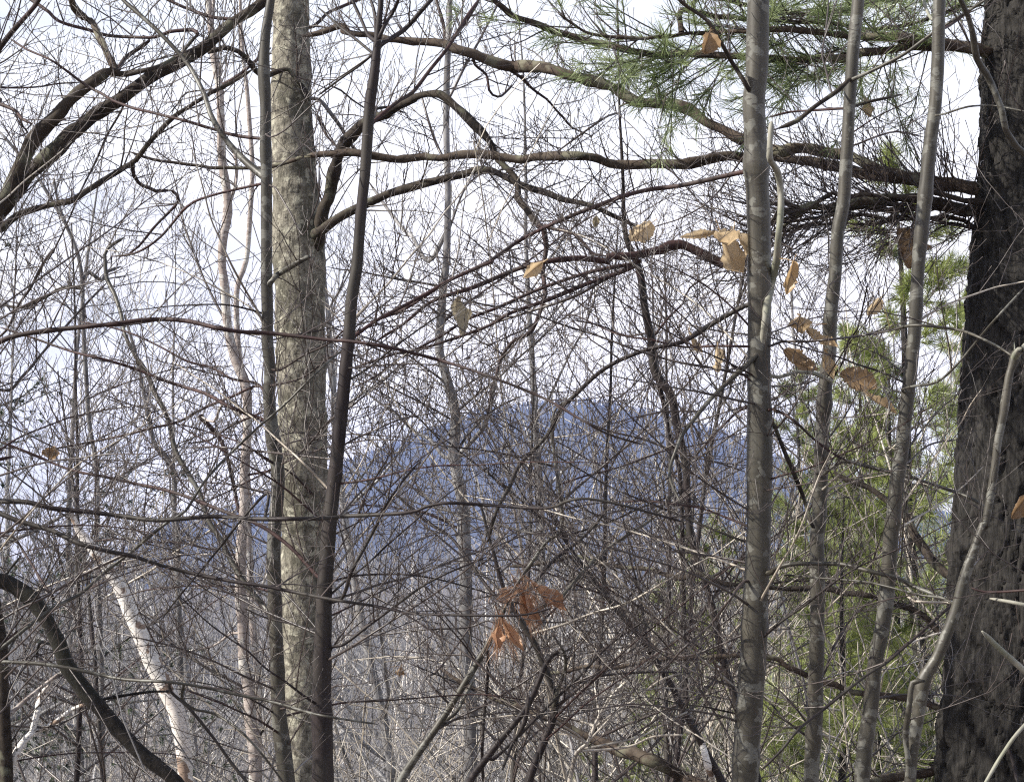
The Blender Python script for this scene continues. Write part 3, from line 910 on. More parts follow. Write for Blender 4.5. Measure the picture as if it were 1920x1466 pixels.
plimb('I 1500,640 1300,500 900,400 300,360 100,300 H 1915,330 1750,280 1600,250 1450,240 1300,200 1100,250 940,250', 12, 7, dd=1.0, mat='limb', gnarl=1.6, tw=2.0)
plimb('C 1700,-60 1500,60 1300,130 1100,160 800,130 500,110 350,110 150,90 0,60', 12, 6, dd=0.5, mat='pine_limb', gnarl=1.5, tw=1.3)
plimb('C 1700,-160 1400,-90 1000,40 700,80 400,40 100,-20', 10, 6, dd=0.9, mat='pine_limb', gnarl=1.5, tw=1.3)
plimb('I 1480,760 1560,930 1700,1130 1830,1290 1880,1480', 8, 7, dd=-0.6, mat='sapling_dark', tw=.2, keep=True)

def limb_needles(tree, rec, f0, f1, n_sprays, n=34, ln=0.085, w=0.0026, spread=0.6, mat='needles', side=0.28, dy=0.0):
    ob, C3, rad = rec
    m = len(C3)
    t = Tubes()
    P, D = [], []
    for _ in range(n_sprays):
        i = int(m * (f0 + (f1 - f0) * rng.random()))
        i = min(max(i, 0), m - 2)
        d = norm(norm(C3[i + 1] - C3[i]) * 0.8 + rng.normal(size=3) * np.array([0.6, 0.9, 0.45]) + np.array([0, 0, dy]))
        l = side * (0.5 + rng.random())
        e = C3[i] + d * l
        k_ = 5
        ss = C3[i] + (e - C3[i]) * np.linspace(0, 1, k_)[:, None] + np.array([0, 0, 1]) * (np.linspace(0, 1, k_) ** 2)[:, None] * 0.05
        t.add(ss, np.linspace(0.003, 0.0015, k_), 4)
        P.append(ss[2:])
        D.append(np.repeat(norm(ss[-1] - ss[-2])[None], k_ - 2, 0))
    tb = Tubes()
    needles(tb, np.vstack(P), np.vstack(D), n, ln, w, spread)
    o = tb.build('needles', M[mat], ob, tree.foot)
    t.build('shoots', M['twig'], ob, tree.foot)
    return o

L_ = P1.pine_limbs
limb_needles(P1, L_[0], 0.22, 1.0, 32, n=26, side=0.32)
limb_needles(P1, L_[1], 0.14, 0.70, 60, n=28, dy=-0.7, side=0.34)
limb_needles(P1, L_[-3], 0.2, 1.0, 36, n=26, side=0.34)
limb_needles(P1, L_[-2], 0.2, 1.1, 44, n=26, side=0.4)

# --- pale greenish stem twisting up the right side of the thickest sapling, and the grey one below it
S3.branch('F 430,560 450,450 470,270 490,150 512,60 C 530,1450 535,1350 545,1250 552,1150 548,1050 530,960 500,915 488,880 490,780 495,720 500,680', 12, 6, dd=-0.25, mat='sapling_pale', tw=0, w=[11, 12, 14, 16, 16, 15, 13, 12, 12, 12, 13, 13, 13, 12, 10, 10, 8])
S3.branch('F 440,500 350,590 250,680 150,780 60,890 0,970 E 1880,1050 1840,1200 1900,1350', 11, 5, dd=-0.2, mat='sapling', tw=.8)

# --- forked dark tree right of centre
Q = Traced('tree', 'slender blackish tree right of centre, forking above the hill behind the thickest brown stem',
    'B 1540,-500 1550,100 1560,600 1570,800 1580,1000 1585,1200 1600,1340 E 1665,30 1690,150 1700,250 1740,450 1760,620 1850,750 1880,900 1930,1150 I 40,50 100,260 170,500 220,750 280,950 300,1010 350,1200 420,1466',
    [3, 4, 5, 6, 7, 10, 14, 15, 15, 16, 17, 15, 14, 13, 13, 13, 14, 15, 16, 17], 8.0, 'sapling_dark', k=10)
Q.branch('E 1760,620 1790,720 1820,850 1850,1000 1900,1200 H 1915,150 1925,600 1940,1050', 9, 8, dd=0.3)
Q.branch('E 1720,400 1600,420 1500,390 1300,300 1210,320', 4, 2, dd=0.4, mat='red')
Q.branch('E 1745,430 1850,300 1915,240 F 40,150 200,50', 5, 3, dd=0.3, mat='red')
Q.branch('B 1560,600 1600,580 1750,500 1915,390 C 100,300', 4, 3, dd=-0.3, mat='twig')
Q.branch('B 1565,640 1500,650 1350,750 1200,860 1000,1000', 5, 3, dd=-0.3, mat='twig')
Q.branch('B 1580,1180 1500,1100 1420,1000 1300,700', 4, 2, dd=-0.3, mat='twig')
Q.branch('F -60,1200 60,1100 200,950 330,830 480,790 620,700', 6, 3, dd=0.5, mat='red')
Q.branch('F 0,960 20,1100 60,1250 I 50,30 0,200', 5, 4, dd=0.5)
Q2 = Traced('sapling', 'dark slanting sapling running down to the foot of the thickest brown stem',
    'H 1100,-100 1200,0 1300,180 1400,310 1500,450 1650,620 1750,760 1850,920 1915,1050 I 80,1200 150,1330 220,1466',
    [4, 7, 8, 9, 9, 10, 11, 12, 12, 13, 14, 15], 7.0, 'sapling_dark', cat='sapling', k=10)
Q2.branch('I 110,1250 150,1400 175,1466', 13, 13, mat='birch', tw=0, dd=0.1)
Q2.branch('H 1720,730 1690,500 1660,350 1620,200 1600,0', 5, 3, dd=0.2)

# --- stems rising from bottom centre
H1 = Traced('sapling', 'bare brown sapling sloping up to the right from bottom centre under the rusty tufts',
    'E 1420,650 1300,760 1180,900 H 1240,0 1150,120 1050,260 970,380 920,480 890,560 850,640 800,730 760,800 700,900 600,1060 520,1180 420,1320 330,1466',
    [3, 4, 5, 6, 7, 7, 8, 8, 9, 10, 11, 12, 13, 13, 14, 15, 16], 6.2, 'sapling', cat='sapling', k=12)
H1.branch('H 430,1290 560,1140 640,1080 700,970 740,900', 8, 6, dd=0.2)
H1.branch('H 620,1040 470,880 520,860 620,740 720,600 820,500', 5, 3, dd=0.3, mat='twig')
H1.branch('H 900,580 820,560 700,600 470,610 200,640 0,640', 4, 3, dd=0.3, mat='twig')
H1.branch('H 820,730 820,900 800,1100 790,1300 795,1466', 6, 6, dd=0.2, mat='sapling_dark')
H2 = Traced('sapling', 'darker bare sapling curving up left from bottom centre, crossing the brown one',
    'H 780,-100 830,100 860,200 900,350 970,500 1030,600 1100,720 1150,850 1200,1000 1185,1120 1120,1280 1050,1466',
    [4, 6, 7, 8, 9, 11, 12, 13, 14, 15, 15, 16], 6.0, 'sapling_dark', cat='sapling', k=12)
H2.branch('H 900,450 870,430 780,320 700,200 600,80 470,0 E 300,1300', 8, 5, dd=0.4)
H2.branch('H 940,500 1010,430 1090,350 1180,230 1300,140 1400,50 E 1500,1380', 9, 5, dd=0.4)
H2.branch('H 1000,560 1130,480 1220,440 1300,350 1400,240 1500,150 1650,50 1730,0 E 1860,1300', 8, 5, dd=0.4, mat='sapling')
H2.branch('H 1190,1060 1210,960 1240,880 1260,780 1230,700 1170,620', 8, 4, dd=-0.2, mat='sapling')
H2.branch('H 1190,1080 1320,920 1450,870 1700,850 1915,850', 6, 4, dd=0.3)
H2.branch('H 1100,730 1060,580 1200,570 1400,560', 4, 3, mat='twig')
H3 = Traced('sapling', 'short dark sapling with a pale bent tip among the crossing stems at bottom centre',
    'H 1222,755 1210,738 1190,750 1150,800 1100,920 1030,1060 900,1220 800,1350 720,1466',
    [6, 9, 9, 9, 10, 11, 12, 13, 14], 5.8, 'sapling_dark', cat='sapling', k=10)
H3.branch('H 850,1340 1000,1200 1100,1100 1200,1000 1330,880 1500,700 1700,560', 7, 4, dd=0.3)
H3.branch('H 900,1400 960,1250 1030,1130 1050,1000', 9, 6, dd=-0.2)
H4 = Traced('sapling', 'thin pale grey sapling at bottom right of centre with arching shoots',
    'H 1600,900 1500,1000 1420,1150 1380,1250 1320,1300 1280,1466', [4, 5, 6, 7, 8, 9], 6.5, 'brush', cat='sapling', k=8)
H4.branch('H 1400,1180 1500,1100 1650,1000 1780,900 1915,850', 5, 4, mat='brush')
H4.branch('H 1350,1280 1600,1230 1700,1200 1880,1100 I 60,1060', 5, 4, mat='brush')
H4.branch('H 1350,1290 1600,1270 1750,1210 1915,1200', 5, 4, mat='brush')
H4.branch('H 1450,1100 1420,900 1420,640', 5, 3, mat='brush')

# --- straight slim grey tree left of centre
M2 = Traced('tree', 'tall slim grey tree left of centre, running down over the blue hill',
    'B 640,-600 620,-100 610,0 602,200 590,500 590,800 598,1100 590,1466 E 575,100 560,300 550,500 590,650 640,850 630,1050 650,1200 690,1400 H 685,60 695,200 700,450 700,700 712,900 730,1100 722,1466',
    [6, 9, 10, 11, 12, 12, 13, 14, 15, 16, 17, 18, 19, 21, 22, 23, 24, 24, 24, 24, 25, 25, 26], 11.5, 'grey_bark', k=14)
M2.branch('B 590,270 570,130 530,0 500,-80', 8, 5, mat='red')
M2.branch('B 600,260 640,200 700,120 780,-10', 9, 6, mat='red')
M2.branch('B 600,560 680,400 740,290 800,180 890,0', 6, 4, mat='twig')
M2.branch('B 590,1300 490,1466 B 400,1330 350,1290 250,1160 160,1030', 9, 5, dd=0.5)
M2.branch('B 580,900 530,800 480,650 440,500', 7, 4, mat='twig')
M2.branch('B 600,1300 700,1050 830,950', 5, 3, mat='twig')
M2.branch('E 640,1080 580,1100 500,1000 420,960 300,850 210,790 100,700', 9, 4, dd=0.5)
M2.branch('E 640,1100 760,980 820,880 860,700 880,600 930,490 970,470', 9, 5, dd=-0.5)
M2.branch('E 640,1080 720,960 860,830 1000,760', 6, 4, dd=-0.5)
M2.branch('E 560,400 600,300 700,230 800,180', 6, 4)
M2.branch('H 710,900 600,800 500,740', 7, 4)

# --- second tree of the pair and birches, further off
B2 = Traced('birch_tree', 'peeling pinkish birch, ragged lower down, right of the leaning white birch',
    'A 1150,-500 1170,0 1200,320 1230,500 1240,700 1245,900 1270,1050 1278,1200 1250,1350 1245,1466 D 1262,150 1270,300 1290,450 1340,600 1380,700 1390,850 1385,1000 1370,1200 1370,1380 G 1350,200 1350,400 1365,600 1370,800 1400,950 1405,1100 1430,1250 1435,1466',
    [8, 11, 13, 14, 15, 16, 16, 16, 16, 16, 17, 17, 17, 18, 19, 18, 17, 17, 18, 19, 20, 21, 22, 23, 24, 25, 25], 11, 'pink_birch', k=16, bark=lump(0.1, 1.2))
B2.branch('A 1270,1180 1320,1060 1330,900 1300,800', 8, 5, gnarl=1)
B2.branch('A 1250,520 1230,490 1330,430 1450,330 1520,270', 9, 6, mat='red')
B2.branch('A 1240,400 1180,250 1190,100 1200,-20', 10, 7)
B2.branch('D 1385,900 1330,850 1250,800 1200,900 1130,870', 7, 4)
B2.branch('D 1370,1400 1340,1400 1310,1250 1260,1050 1200,950 1130,880', 10, 6, mat='red')
B2.branch('G 1360,500 1450,400 1500,300 1560,200', 7, 4)
B2.branch('G 1380,640 1300,630 1200,700 1050,730', 6, 4)
B2b = Traced('birch_tree', 'thin straight pinkish birch stem just right of the peeling birch',
    'A 1340,-400 1350,100 1362,300 1385,500 1400,700 1415,950 1400,1250 1380,1466 D 1330,150 1330,400 1350,600 1385,850 1385,1100 1385,1400 G 1400,200 1410,500 1440,800 1455,1000 1440,1466',
    [5, 6, 7, 8, 9, 9, 10, 10, 11, 11, 12, 12, 12, 12, 13, 13, 13, 14], 15.5, 'pink_birch', k=10)
BW = Traced('birch_tree', 'bright white birch leaning left, low on the left side',
    'G 400,-40 440,50 500,130 580,230 660,350 720,480 780,620 850,780 920,920 985,1050 1010,1150 1030,1280 1040,1466',
    [9, 14, 20, 24, 26, 28, 30, 31, 33, 35, 36, 32, 30], 9.6, 'birch', k=18, bark=lump(0.08, 1.5))
BW.branch('G 1010,1160 960,1100 900,960 800,900', 6, 3, mat='twig')
BW.branch('G 700,430 760,500 850,650 900,760', 5, 3, mat='red')
BW.branch('G 720,480 700,380 690,220 690,100', 4, 3, mat='red')
D1 = Traced('tree', 'thin grey tree on the left whose stem forks above the pine boughs',
    'A 300,1000 330,1150 370,1260 D 430,-60 460,100 465,300 480,600 500,900 540,1150 545,1466 G 540,200 560,600 570,1000 575,1466', [4, 6, 7, 7, 8, 8, 9, 9, 10, 10, 11, 11, 12], 12, 'grey_bark', k=8)
D1.branch('D 465,100 500,60 570,110 600,60 680,30', 8, 6)
D1.branch('D 460,150 350,150 200,230 100,260 0,240', 8, 5, mat='limb')
D1.branch('A 370,1260 220,1010 100,860 0,740', 7, 5)
D2 = Traced('tree', 'thin grey tree on the left beside the arching branch, straight over the dark ridge',
    'D 700,300 780,600 860,1000 940,1100 975,1200 980,1300 975,1466 G 990,0 1000,200 1000,400 1010,800 1020,1000 1030,1466', [5, 7, 8, 9, 9, 10, 10, 10, 11, 12, 12, 13], 17, 'grey_bark', k=8)

# --- gnarled dark leaning tree and trunk, lower left
N1 = Traced('dead_tree', 'nearly black leaning trunk arching down from the left edge to the bottom',
    'G -260,560 -160,420 -60,350 0,335 80,365 170,430 225,500 275,580 330,690 380,820 450,920 530,1020 620,1120 700,1210 780,1290 870,1370 990,1466',
    [18, 22, 26, 28, 28, 30, 28, 28, 29, 30, 30, 29, 27, 26, 25, 24, 24], 6.5, 'black_bark', cat='dead tree', k=18, bark=lump(0.16, 1.5))
N1.branch('G -20,350 20,330 70,260 110,200', 7, 4, gnarl=1)
N1.branch('G 330,720 240,680 210,720 200,780', 6, 5, gnarl=1.2)
N1.branch('G 600,1080 560,1010 700,980 900,960 960,960', 7, 4, dd=0.3, gnarl=1)
N0 = Traced('tree', 'upright dark trunk at the lower left edge below the arching black trunk',
    'G -50,300 -20,500 5,700 15,900 20,1100 30,1300 35,1466', [18, 20, 22, 22, 24, 26, 28], 8.5, 'limb', k=14)
N0.branch('G 60,1400 100,1290 180,1190 300,1140 400,1060 540,1010', 14, 6, dd=0.2, mat='birch', w=[18, 17, 13, 9, 6])
N0.branch('G 60,1080 150,1000 250,920 330,860 400,820', 9, 6, dd=0.2, mat='pink_birch')
N0.branch('G 180,1190 215,1050 230,980 320,870', 12, 10, dd=0.2, mat='birch')
N0.branch('G 40,1150 300,1150 500,1050 700,980', 5, 3, dd=0.2, mat='twig')

# --- tree outside the left edge with the two heavy limbs
LT = Traced('maple_tree', 'dark tree at the left edge, its two heavy limbs crossing the upper left sky',
    'X -330,-500 -310,-100 -290,300 -270,700 -260,1100 -250,1470', [70, 90, 110, 125, 135, 145], 6.5, 'limb', k=26)
LT.branch('X -280,760 -200,620 -90,480 A -20,1180 60,1040 130,900 200,760 320,640 430,520 560,440 620,400', 34, 24, dd=-0.3, mat='limb', gnarl=1.2, L=0.5, w=[44, 40, 34, 28, 27, 27, 26, 25, 22, 20], k=16, tw=.9)
LT.branch('A 600,410 700,420 850,390 940,350 1010,300 1110,190', 11, 6, mat='limb', gnarl=1.2)
LT.branch('A 630,400 640,370 600,290 555,220 545,180 520,130 480,100 420,40 390,-30', 13, 12, mat='pine_limb', gnarl=2.4, tw=1.4)
LT.branch('A 660,400 700,330 840,230', 7, 9, mat='red', tw=0.5)
LT.branch('X -275,820 -180,640 -80,500 A -60,1280 0,1180 150,1000 330,820 480,690 620,590 700,530 850,430 1000,350 1150,260 1300,130 1400,70 1480,10 1560,-60', 34, 18, dd=0.1, mat='limb', gnarl=1.3, L=0.5, w=[44, 40, 34, 30, 29, 28, 26, 25, 24, 22, 20, 18, 17], k=16, tw=.9)
LT.branch('X -270,860 -150,600 A -60,1330 0,1290 100,1210 250,1160 400,1130 480,1080 600,1000 700,940 760,900 850,790 950,680 1010,630 1120,560 1250,490 1420,390', 17, 6, dd=-0.2, mat='limb', gnarl=0.8, L=0.5, w=[26, 20, 14, 13, 12, 12, 11, 10, 9, 8, 7])
LT.branch('A 740,930 750,990 800,1040 860,1060 900,1080 960,1070', 7, 6, mat='red', gnarl=1.4)
LT.branch('A 260,1480 330,1350 400,1200 450,1080 540,900 600,760 690,600', 5, 3, mat='twig')
LT.branch('X -290,200 -150,170 A -100,420 0,270 60,190 130,110 200,30 240,-40', 12, 9, dd=-0.6, mat='red')
LT.branch('X -290,330 -150,250 A -40,560 0,580 80,610 130,670 190,700', 9, 5, dd=-0.3, mat='red', gnarl=1.4)
LT.branch('A 100,630 125,700 150,740 80,780', 5, 3, mat='red', gnarl=1)
LT.branch('X -290,180 -100,150 A 0,490 200,490 330,470 450,465', 5, 3, mat='red')
LT.branch('X -290,-50 -60,-60 A 220,30 330,120 500,170 600,200 750,210 870,210 950,180 1080,170', 7, 6, dd=0.3, mat='red')
LT.branch('X -290,-150 200,-60 A 940,0 1080,60 1200,100 1350,110', 7, 6, dd=0.3, mat='red')
LT.branch('A 1000,1130 870,1270 780,1380 700,1440', 6, 4, mat='red')
LT.branch('A 950,640 1000,580 1050,520 1250,500', 4, 3, mat='twig')
LT.branch('X -290,700 -100,640 D 0,720 130,640 250,500 400,330 520,200 600,120', 7, 4, mat='twig')
LT.branch('X -290,740 -100,660 D 0,420 100,250 170,150 250,0 A 300,1400', 7, 4, mat='twig')

# --- near sapling outside the left edge, long reddish arching branches
LS = Traced('sapling', 'sapling beyond the left edge sending long thin reddish branches across the whole view',
    'X -150,-300 -130,100 -110,500 -95,900 -90,1200 -85,1470', [14, 20, 25, 30, 33, 35], 4.4, 'sapling', cat='sapling', k=14)
LS.branch('D -100,500 0,450 100,415 300,385 500,365 650,350 800,330 950,325 1080,340 1200,370 1350,395 1530,405 1830,440 1915,445 E 100,455 300,490 500,540 700,600 870,660 1050,730 1200,800 1350,890 1500,970 1700,1030', 11, 4, dd=-0.3, mat='red', tw=.6)
LS.branch('D -100,1330 0,1345 150,1350 300,1385 500,1405 700,1430 850,1450 1000,1445 1200,1430 1450,1445 1840,1440 E 0,1430 370,1410 480,1375 600,1355 800,1365 1150,1385 1250,1350 1350,1330 1500,1350 1700,1400 1915,1460', 13, 5, dd=-0.3, mat='sapling_dark', tw=.6, w=[11, 10, 9, 8, 8, 7, 6, 5, 5])
LS.branch('G -80,-60 0,-40 100,0 300,60 450,130 600,170 750,200 900,250 1100,300 1300,340 1500,370 1800,430 1915,450 H 200,480 400,520 700,530 1000,530 1180,490', 10, 4, dd=-0.2, mat='sapling_dark', tw=.6)
LS.branch('G -80,780 0,790 200,800 350,820 500,850 700,890 950,905 1150,935 1350,980 1550,1020 1750,1080 1915,1110 H 200,1140', 8, 4, dd=-0.2, mat='sapling', tw=.5)
LS.branch('G -80,780 0,720 100,640 200,560 300,490 450,410 550,320 650,240 730,180 850,80 950,0 D 1040,1400 1150,1230 1300,1070 1450,930 1600,800 1750,650 1915,500', 8, 4, dd=0.2, mat='sapling', tw=.5)
LS.branch('G -60,600 100,500 250,430 400,340 550,260 700,190', 7, 4, dd=0.2, mat='twig', tw=.6)
LS.branch('G -60,100 70,90 150,200 230,330 300,440', 6, 3, dd=0.2, mat='red', tw=.6)
LS.branch('D -60,1130 0,1110 80,1095', 8, 6, dd=0.2, mat='red', tw=.6)
LS.branch('G 900,560 1000,430 1100,310 1250,130 1350,0 D 1500,1300', 6, 3, dd=0.2, mat='sapling_dark', tw=.6)
LS.branch('G 1020,1000 1100,1060 1200,1080 1350,1180 1480,1320 1600,1480', 6, 4, dd=0.2, mat='sapling', tw=.6)
LS.branch('G 960,960 1060,1050 1200,1220 1300,1360 1400,1480', 6, 6, dd=0.1, mat='sapling_dark', tw=.6)

# --- near sapling outside the right edge
RS = Traced('sapling', 'sapling beyond the right edge whose smooth grey branches cross the dark pine trunk',
    'X 2050,-300 2045,100 2040,500 2040,900 2035,1200 2035,1470', [16, 22, 26, 30, 33, 35], 4.2, 'sapling', cat='sapling', k=14)
RS.branch('C 2280,1100 2100,960 1915,860 1850,790 1810,720 1790,620 1740,490 1700,410 1650,330 1630,200 1600,90 1560,0 1540,-80', 18, 9, dd=-0.3, tw=.2, w=[16, 13, 12, 12, 12, 12, 12, 12, 11, 9])
RS.branch('I 2200,1100 1915,840 1780,720 1680,620', 15, 9, dd=-0.2, mat='sapling_pale', tw=0)
RS.branch('I 2250,560 1915,472 1720,435', 11, 6, dd=-0.1, mat='sapling_pale', tw=0)
RS.branch('I 2200,360 1915,390 1700,400 1620,375', 6, 4, dd=-0.1, mat='red', tw=.2)
RS.branch('I 2250,800 1915,1150 1800,1300 1700,1466 1650,1550', 8, 7, dd=-0.3, mat='sapling_pale', tw=0)

# ------------------------------------------------------------------ long arching shoots crossing one another
M['rust_leaf'] = needle_mat('dry_rust_leaf', (0.46, 0.24, 0.14), (0.85, 0.54, 0.34), 0.5)


def shoots(tree, n, y0, y1, l0=220, l1=620, side=0, mats=('twig', 'red', 'sapling_dark', 'twig', 'brush')):
    S, dz = tree.pts[0]
    ok = np.where((S[:, 1] > y0) & (S[:, 1] < y1))[0]
    for q in range(n):
        p = S[rng.choice(ok)]
        sd = side or rng.choice([-1, 1])
        a = R(rng.uniform(8, 62))
        l = rng.uniform(l0, l1)
        bend = rng.uniform(-0.9, 0.5)
        pts, c, m = [], p.copy(), 9
        for i in range(m):
            pts.append('%.1f,%.1f' % (c[0], c[1]))
            aa = a + bend * i / m + rng.normal() * 0.05
            c = c + np.array([sd * math.cos(aa), -math.sin(aa)]) * l / m
        w = rng.uniform(3.2, 5.5)
        tree.branch('X ' + ' '.join(pts), w, w * 0.4, dd=rng.uniform(-0.7, 0.9), mat=mats[q % len(mats)], tw=0.8, L=0.4, keep=True, k=6)

shoots(S1, 13, 500, 1450, side=-1)
shoots(S1, 6, 500, 1450, side=1)
shoots(S2, 17, 600, 1450, side=1)
shoots(S2, 5, 700, 1450, side=-1)
shoots(S3, 21, 450, 1450, 250, 700, side=-1)
shoots(S3, 6, 600, 1450, side=1)
shoots(Q, 11, 600, 1400)
shoots(M2, 13, 450, 1400)
shoots(Q2, 8, 950, 1450)
shoots(H1, 8, 800, 1450)
shoots(H2, 11, 1000, 1450)
shoots(H4, 6, 1300, 1450, mats=('brush',))
shoots(S4, 7, 600, 1400, 150, 350, mats=('brush', 'sapling_dark'))
shoots(S5, 7, 600, 1400, 150, 350, mats=('brush', 'sapling_dark'))
shoots(B2, 8, 500, 1400)
shoots(D1, 8, 700, 1400)
shoots(LS, 14, 400, 1450, 350, 800, side=1)
shoots(N0, 7, 1100, 1450, side=1)

# ------------------------------------------------------------------ dry leaves still hanging on
leaf(S3, 1222, 418, 52, 40, 215, 'tan_leaf', 0.6, 0.6, 0.5, dd=-0.9, label='tan leaf pointing left, folded along its middle')
leaf(S3, 1350, 432, 92, 46, 292, 'tan_leaf', 0.2, 0.45, 0.4, dd=-0.5)
leaf(S3, 1375, 434, 78, 52, 262, 'tan_leaf', -0.5, 0.9, 0.5, dd=-0.6)
leaf(S3, 1378, 440, 70, 38, 300, 'tan_leaf', 0.7, 0.6, 0.6, dd=-0.3)
leaf(S3, 1345, 436, 66, 22, 190, 'tan_leaf', 0.7, 0.3, 0.7, dd=-0.3)
leaf(S3, 1488, 490, 62, 26, 250, 'tan_leaf', 0.3, 0.5, 0.6, dd=-0.3)
leaf(S3, 1018, 492, 46, 28, 215, 'tan_leaf', 0.5, 0.4, 0.5, dd=-1.5)
leaf(T, 857, 556, 72, 35, 258, 'olive_leaf', 0.7, 0.5, 0.45, dd=-3, label='large pale olive tan leaf hanging straight down')
leaf(S3, 1330, 62, 44, 40, 250, 'brown_leaf', 0.4, 0.6, 0.5, dd=-0.2)
leaf(P1, 1690, 430, 84, 60, 268, 'brown_leaf', 0.3, 0.7, 0.6, lobes=0.22)
leaf(S4, 1478, 610, 52, 34, 0, 'tan_leaf', 0.3, 0.6, 0.5, dd=-0.4)
leaf(S4, 1510, 615, 72, 30, 310, 'tan_leaf', 0.5, 0.6, 0.6, dd=-0.4)
leaf(S4, 1545, 655, 60, 22, 280, 'tan_leaf', 0.5, 0.4, 0.6, dd=-0.4)
leaf(S4, 1470, 655, 74, 36, 318, 'brown_leaf', 0.3, 0.4, 0.4, dd=-0.2)
leaf(S5, 1650, 560, 42, 30, 230, 'tan_leaf', 0.3, 0.5, 0.6)
leaf(S4, 1575, 700, 66, 40, 330, 'brown_leaf', 0.2, 0.4, 0.4, dd=-0.3)
leaf(S4, 1618, 732, 70, 20, 308, 'tan_leaf', 0.6, 0.5, 0.7, dd=-0.3)
leaf(S3, 1292, 622, 52, 18, 290, 'tan_leaf', 0.4, 0.6, 0.6)
leaf(S3, 1345, 652, 44, 24, 268, 'tan_leaf', 0.5, 0.3, 0.3)
leaf(P1, 1618, 180, 44, 20, 275, 'tan_leaf', 0.5, 0.6, 0.6)
leaf(D1, 78, 848, 52, 30, 350, 'brown_leaf', 0.3, 0.7, 0.5)
leaf(RS, 1925, 930, 50, 36, 230, 'brown_leaf', 0.3, 0.5, 0.5)
leaf(T, 752, 1250, 26, 24, 250, 'brown_leaf', 0.3, 0.9, 0.6)
leaf(T, 1118, 405, 22, 12, 260, 'olive_leaf', 0.3, 0.3, 0.3, dd=-1)

def dead_tuft(tree, px, py, ang, length, spread, n=22, name='dead_needle_tuft'):
    near = tree.near((px, py))
    d = near[2] - 0.7
    a = R(ang)
    dr = RGT * math.cos(a) + UPV * math.sin(a)
    t = Tubes()
    P = np.repeat(at(px, py, d)[None], 1, 0)
    needles(t, P, dr[None], n, length * d / FPX, 0.0024, spread, 0.25, fan=FWD)
    P = at(px, py, d) + dr * rng.random((12, 1)) * 0.7 * length * d / FPX + rng.normal(size=(12, 3)) * 0.008
    needles(t, P, np.repeat(dr[None], 12, 0) + rng.normal(size=(12, 3)) * 0.35, 3, length * 0.5 * d / FPX, 0.0022, 0.3, 0.5)
    t.build(name, M['rust'], tree.root, tree.foot)

leaf(H2, 972, 1104, 78, 30, 298, 'rust_leaf', 0.3, 0.35, 0.7, lobes=0.06, dd=-2.6)
leaf(H2, 985, 1100, 74, 26, 284, 'rust_leaf', -0.4, 0.5, 0.8, lobes=0.06, dd=-2.6)
leaf(H2, 1006, 1100, 66, 30, 316, 'rust_leaf', 0.5, 0.3, 0.7, lobes=0.05, dd=-2.6)
leaf(H1, 934, 1172, 52, 34, 260, 'rust_leaf', 0.3, 0.7, 0.7, lobes=0.1, dd=-2.6)
leaf(H1, 944, 1165, 68, 32, 300, 'rust_leaf', 0.2, 0.4, 0.8, lobes=0.06, dd=-2.6)
dead_tuft(H2, 975, 1105, 300, 92, 0.24)
dead_tuft(H2, 985, 1100, 290, 80, 0.30)
dead_tuft(H2, 1008, 1100, 318, 74, 0.24)
dead_tuft(H1, 935, 1172, 262, 62, 0.35)
dead_tuft(H1, 945, 1165, 298, 74, 0.28)
dead_tuft(H2, 960, 1106, 200, 40, 0.4, 40)

# ================================================================== woodland behind: prototypes and copies
def proto_tree(name, label, cat, group, loc, h, r0, px, m1, m2, n1=26, n2=7, n3=5, lean=0.05, low=0.12, spread=0.30, up=0.3, n4=0):
    root = thing(name, label, cat, loc, group)
    tr = Tubes()
    P, Rr = grow(np.zeros((1, 3)) - np.array([0, 0, 0.25]), np.array([[lean * rng.normal(), lean * rng.normal(), 1.0]]), np.array([h]), np.array([r0]), np.array([0.006]), 26, 0.03, 0.05)
    Rr = r0 * (1 - np.linspace(0, 1, 26) ** 1.15)[None] + 0.005
    tr.add(P, Rr, 10, False, lump(0.06, 1.5))
    tr.build('trunk', M[m1], root)
    c = Tubes()
    p0, d0, r, tt = spawn(P, Rr, n1, low, 0.98, 38, 72, 0.15)
    ln = h * spread * (1.15 - 0.85 * tt) * (0.5 + 0.8 * rng.random(len(p0)))
    A, AR = grow(p0, d0, ln, np.minimum(r * 0.55, ln * 0.012 + 0.003), np.full(len(p0), px * 0.8), 9, 0.11, 0.07 * up / 0.3)
    c.add(A, AR, 5)
    p0, d0, r, t2 = spawn(A, AR, n2, 0.12, 0.98, 28, 60, up)
    ln = np.repeat(ln, n2) * 0.5 * (1.1 - 0.6 * t2) * (0.4 + 0.8 * rng.random(len(p0)))
    B_, BR_ = grow(p0, d0, ln, np.minimum(r * 0.7, px * 2.2), np.full(len(p0), px * 0.55), 6, 0.12, 0.07)
    c.add(B_, BR_, 3)
    if n3:
        p0, d0, r, t3 = spawn(B_, BR_, n3, 0.15, 1.0, 25, 55, up)
        ln = np.repeat(ln, n3) * 0.5 * (0.35 + 0.8 * rng.random(len(p0)))
        C_, CR_ = grow(p0, d0, ln, np.minimum(r * 0.8, px * 1.0), np.full(len(p0), px * 0.45), 5, 0.12, 0.06)
        CR_[:, -1] = px * 0.7
        c.add(C_, CR_, 3)
        if n4:
            p0, d0, r, t3 = spawn(C_, CR_, n4, 0.15, 1.0, 25, 55, up)
            ln = np.repeat(ln, n4) * 0.5 * (0.35 + 0.8 * rng.random(len(p0)))
            C_, CR_ = grow(p0, d0, ln, np.full(len(p0), px * .5), np.full(len(p0), px * 0.4), 4, 0.12, 0.06)
            c.add(C_, CR_, 3)
    c.build('crown', M[m2], root)
    return root

def world_xy(px, d):
    return (px - 960) / FPX * d, d

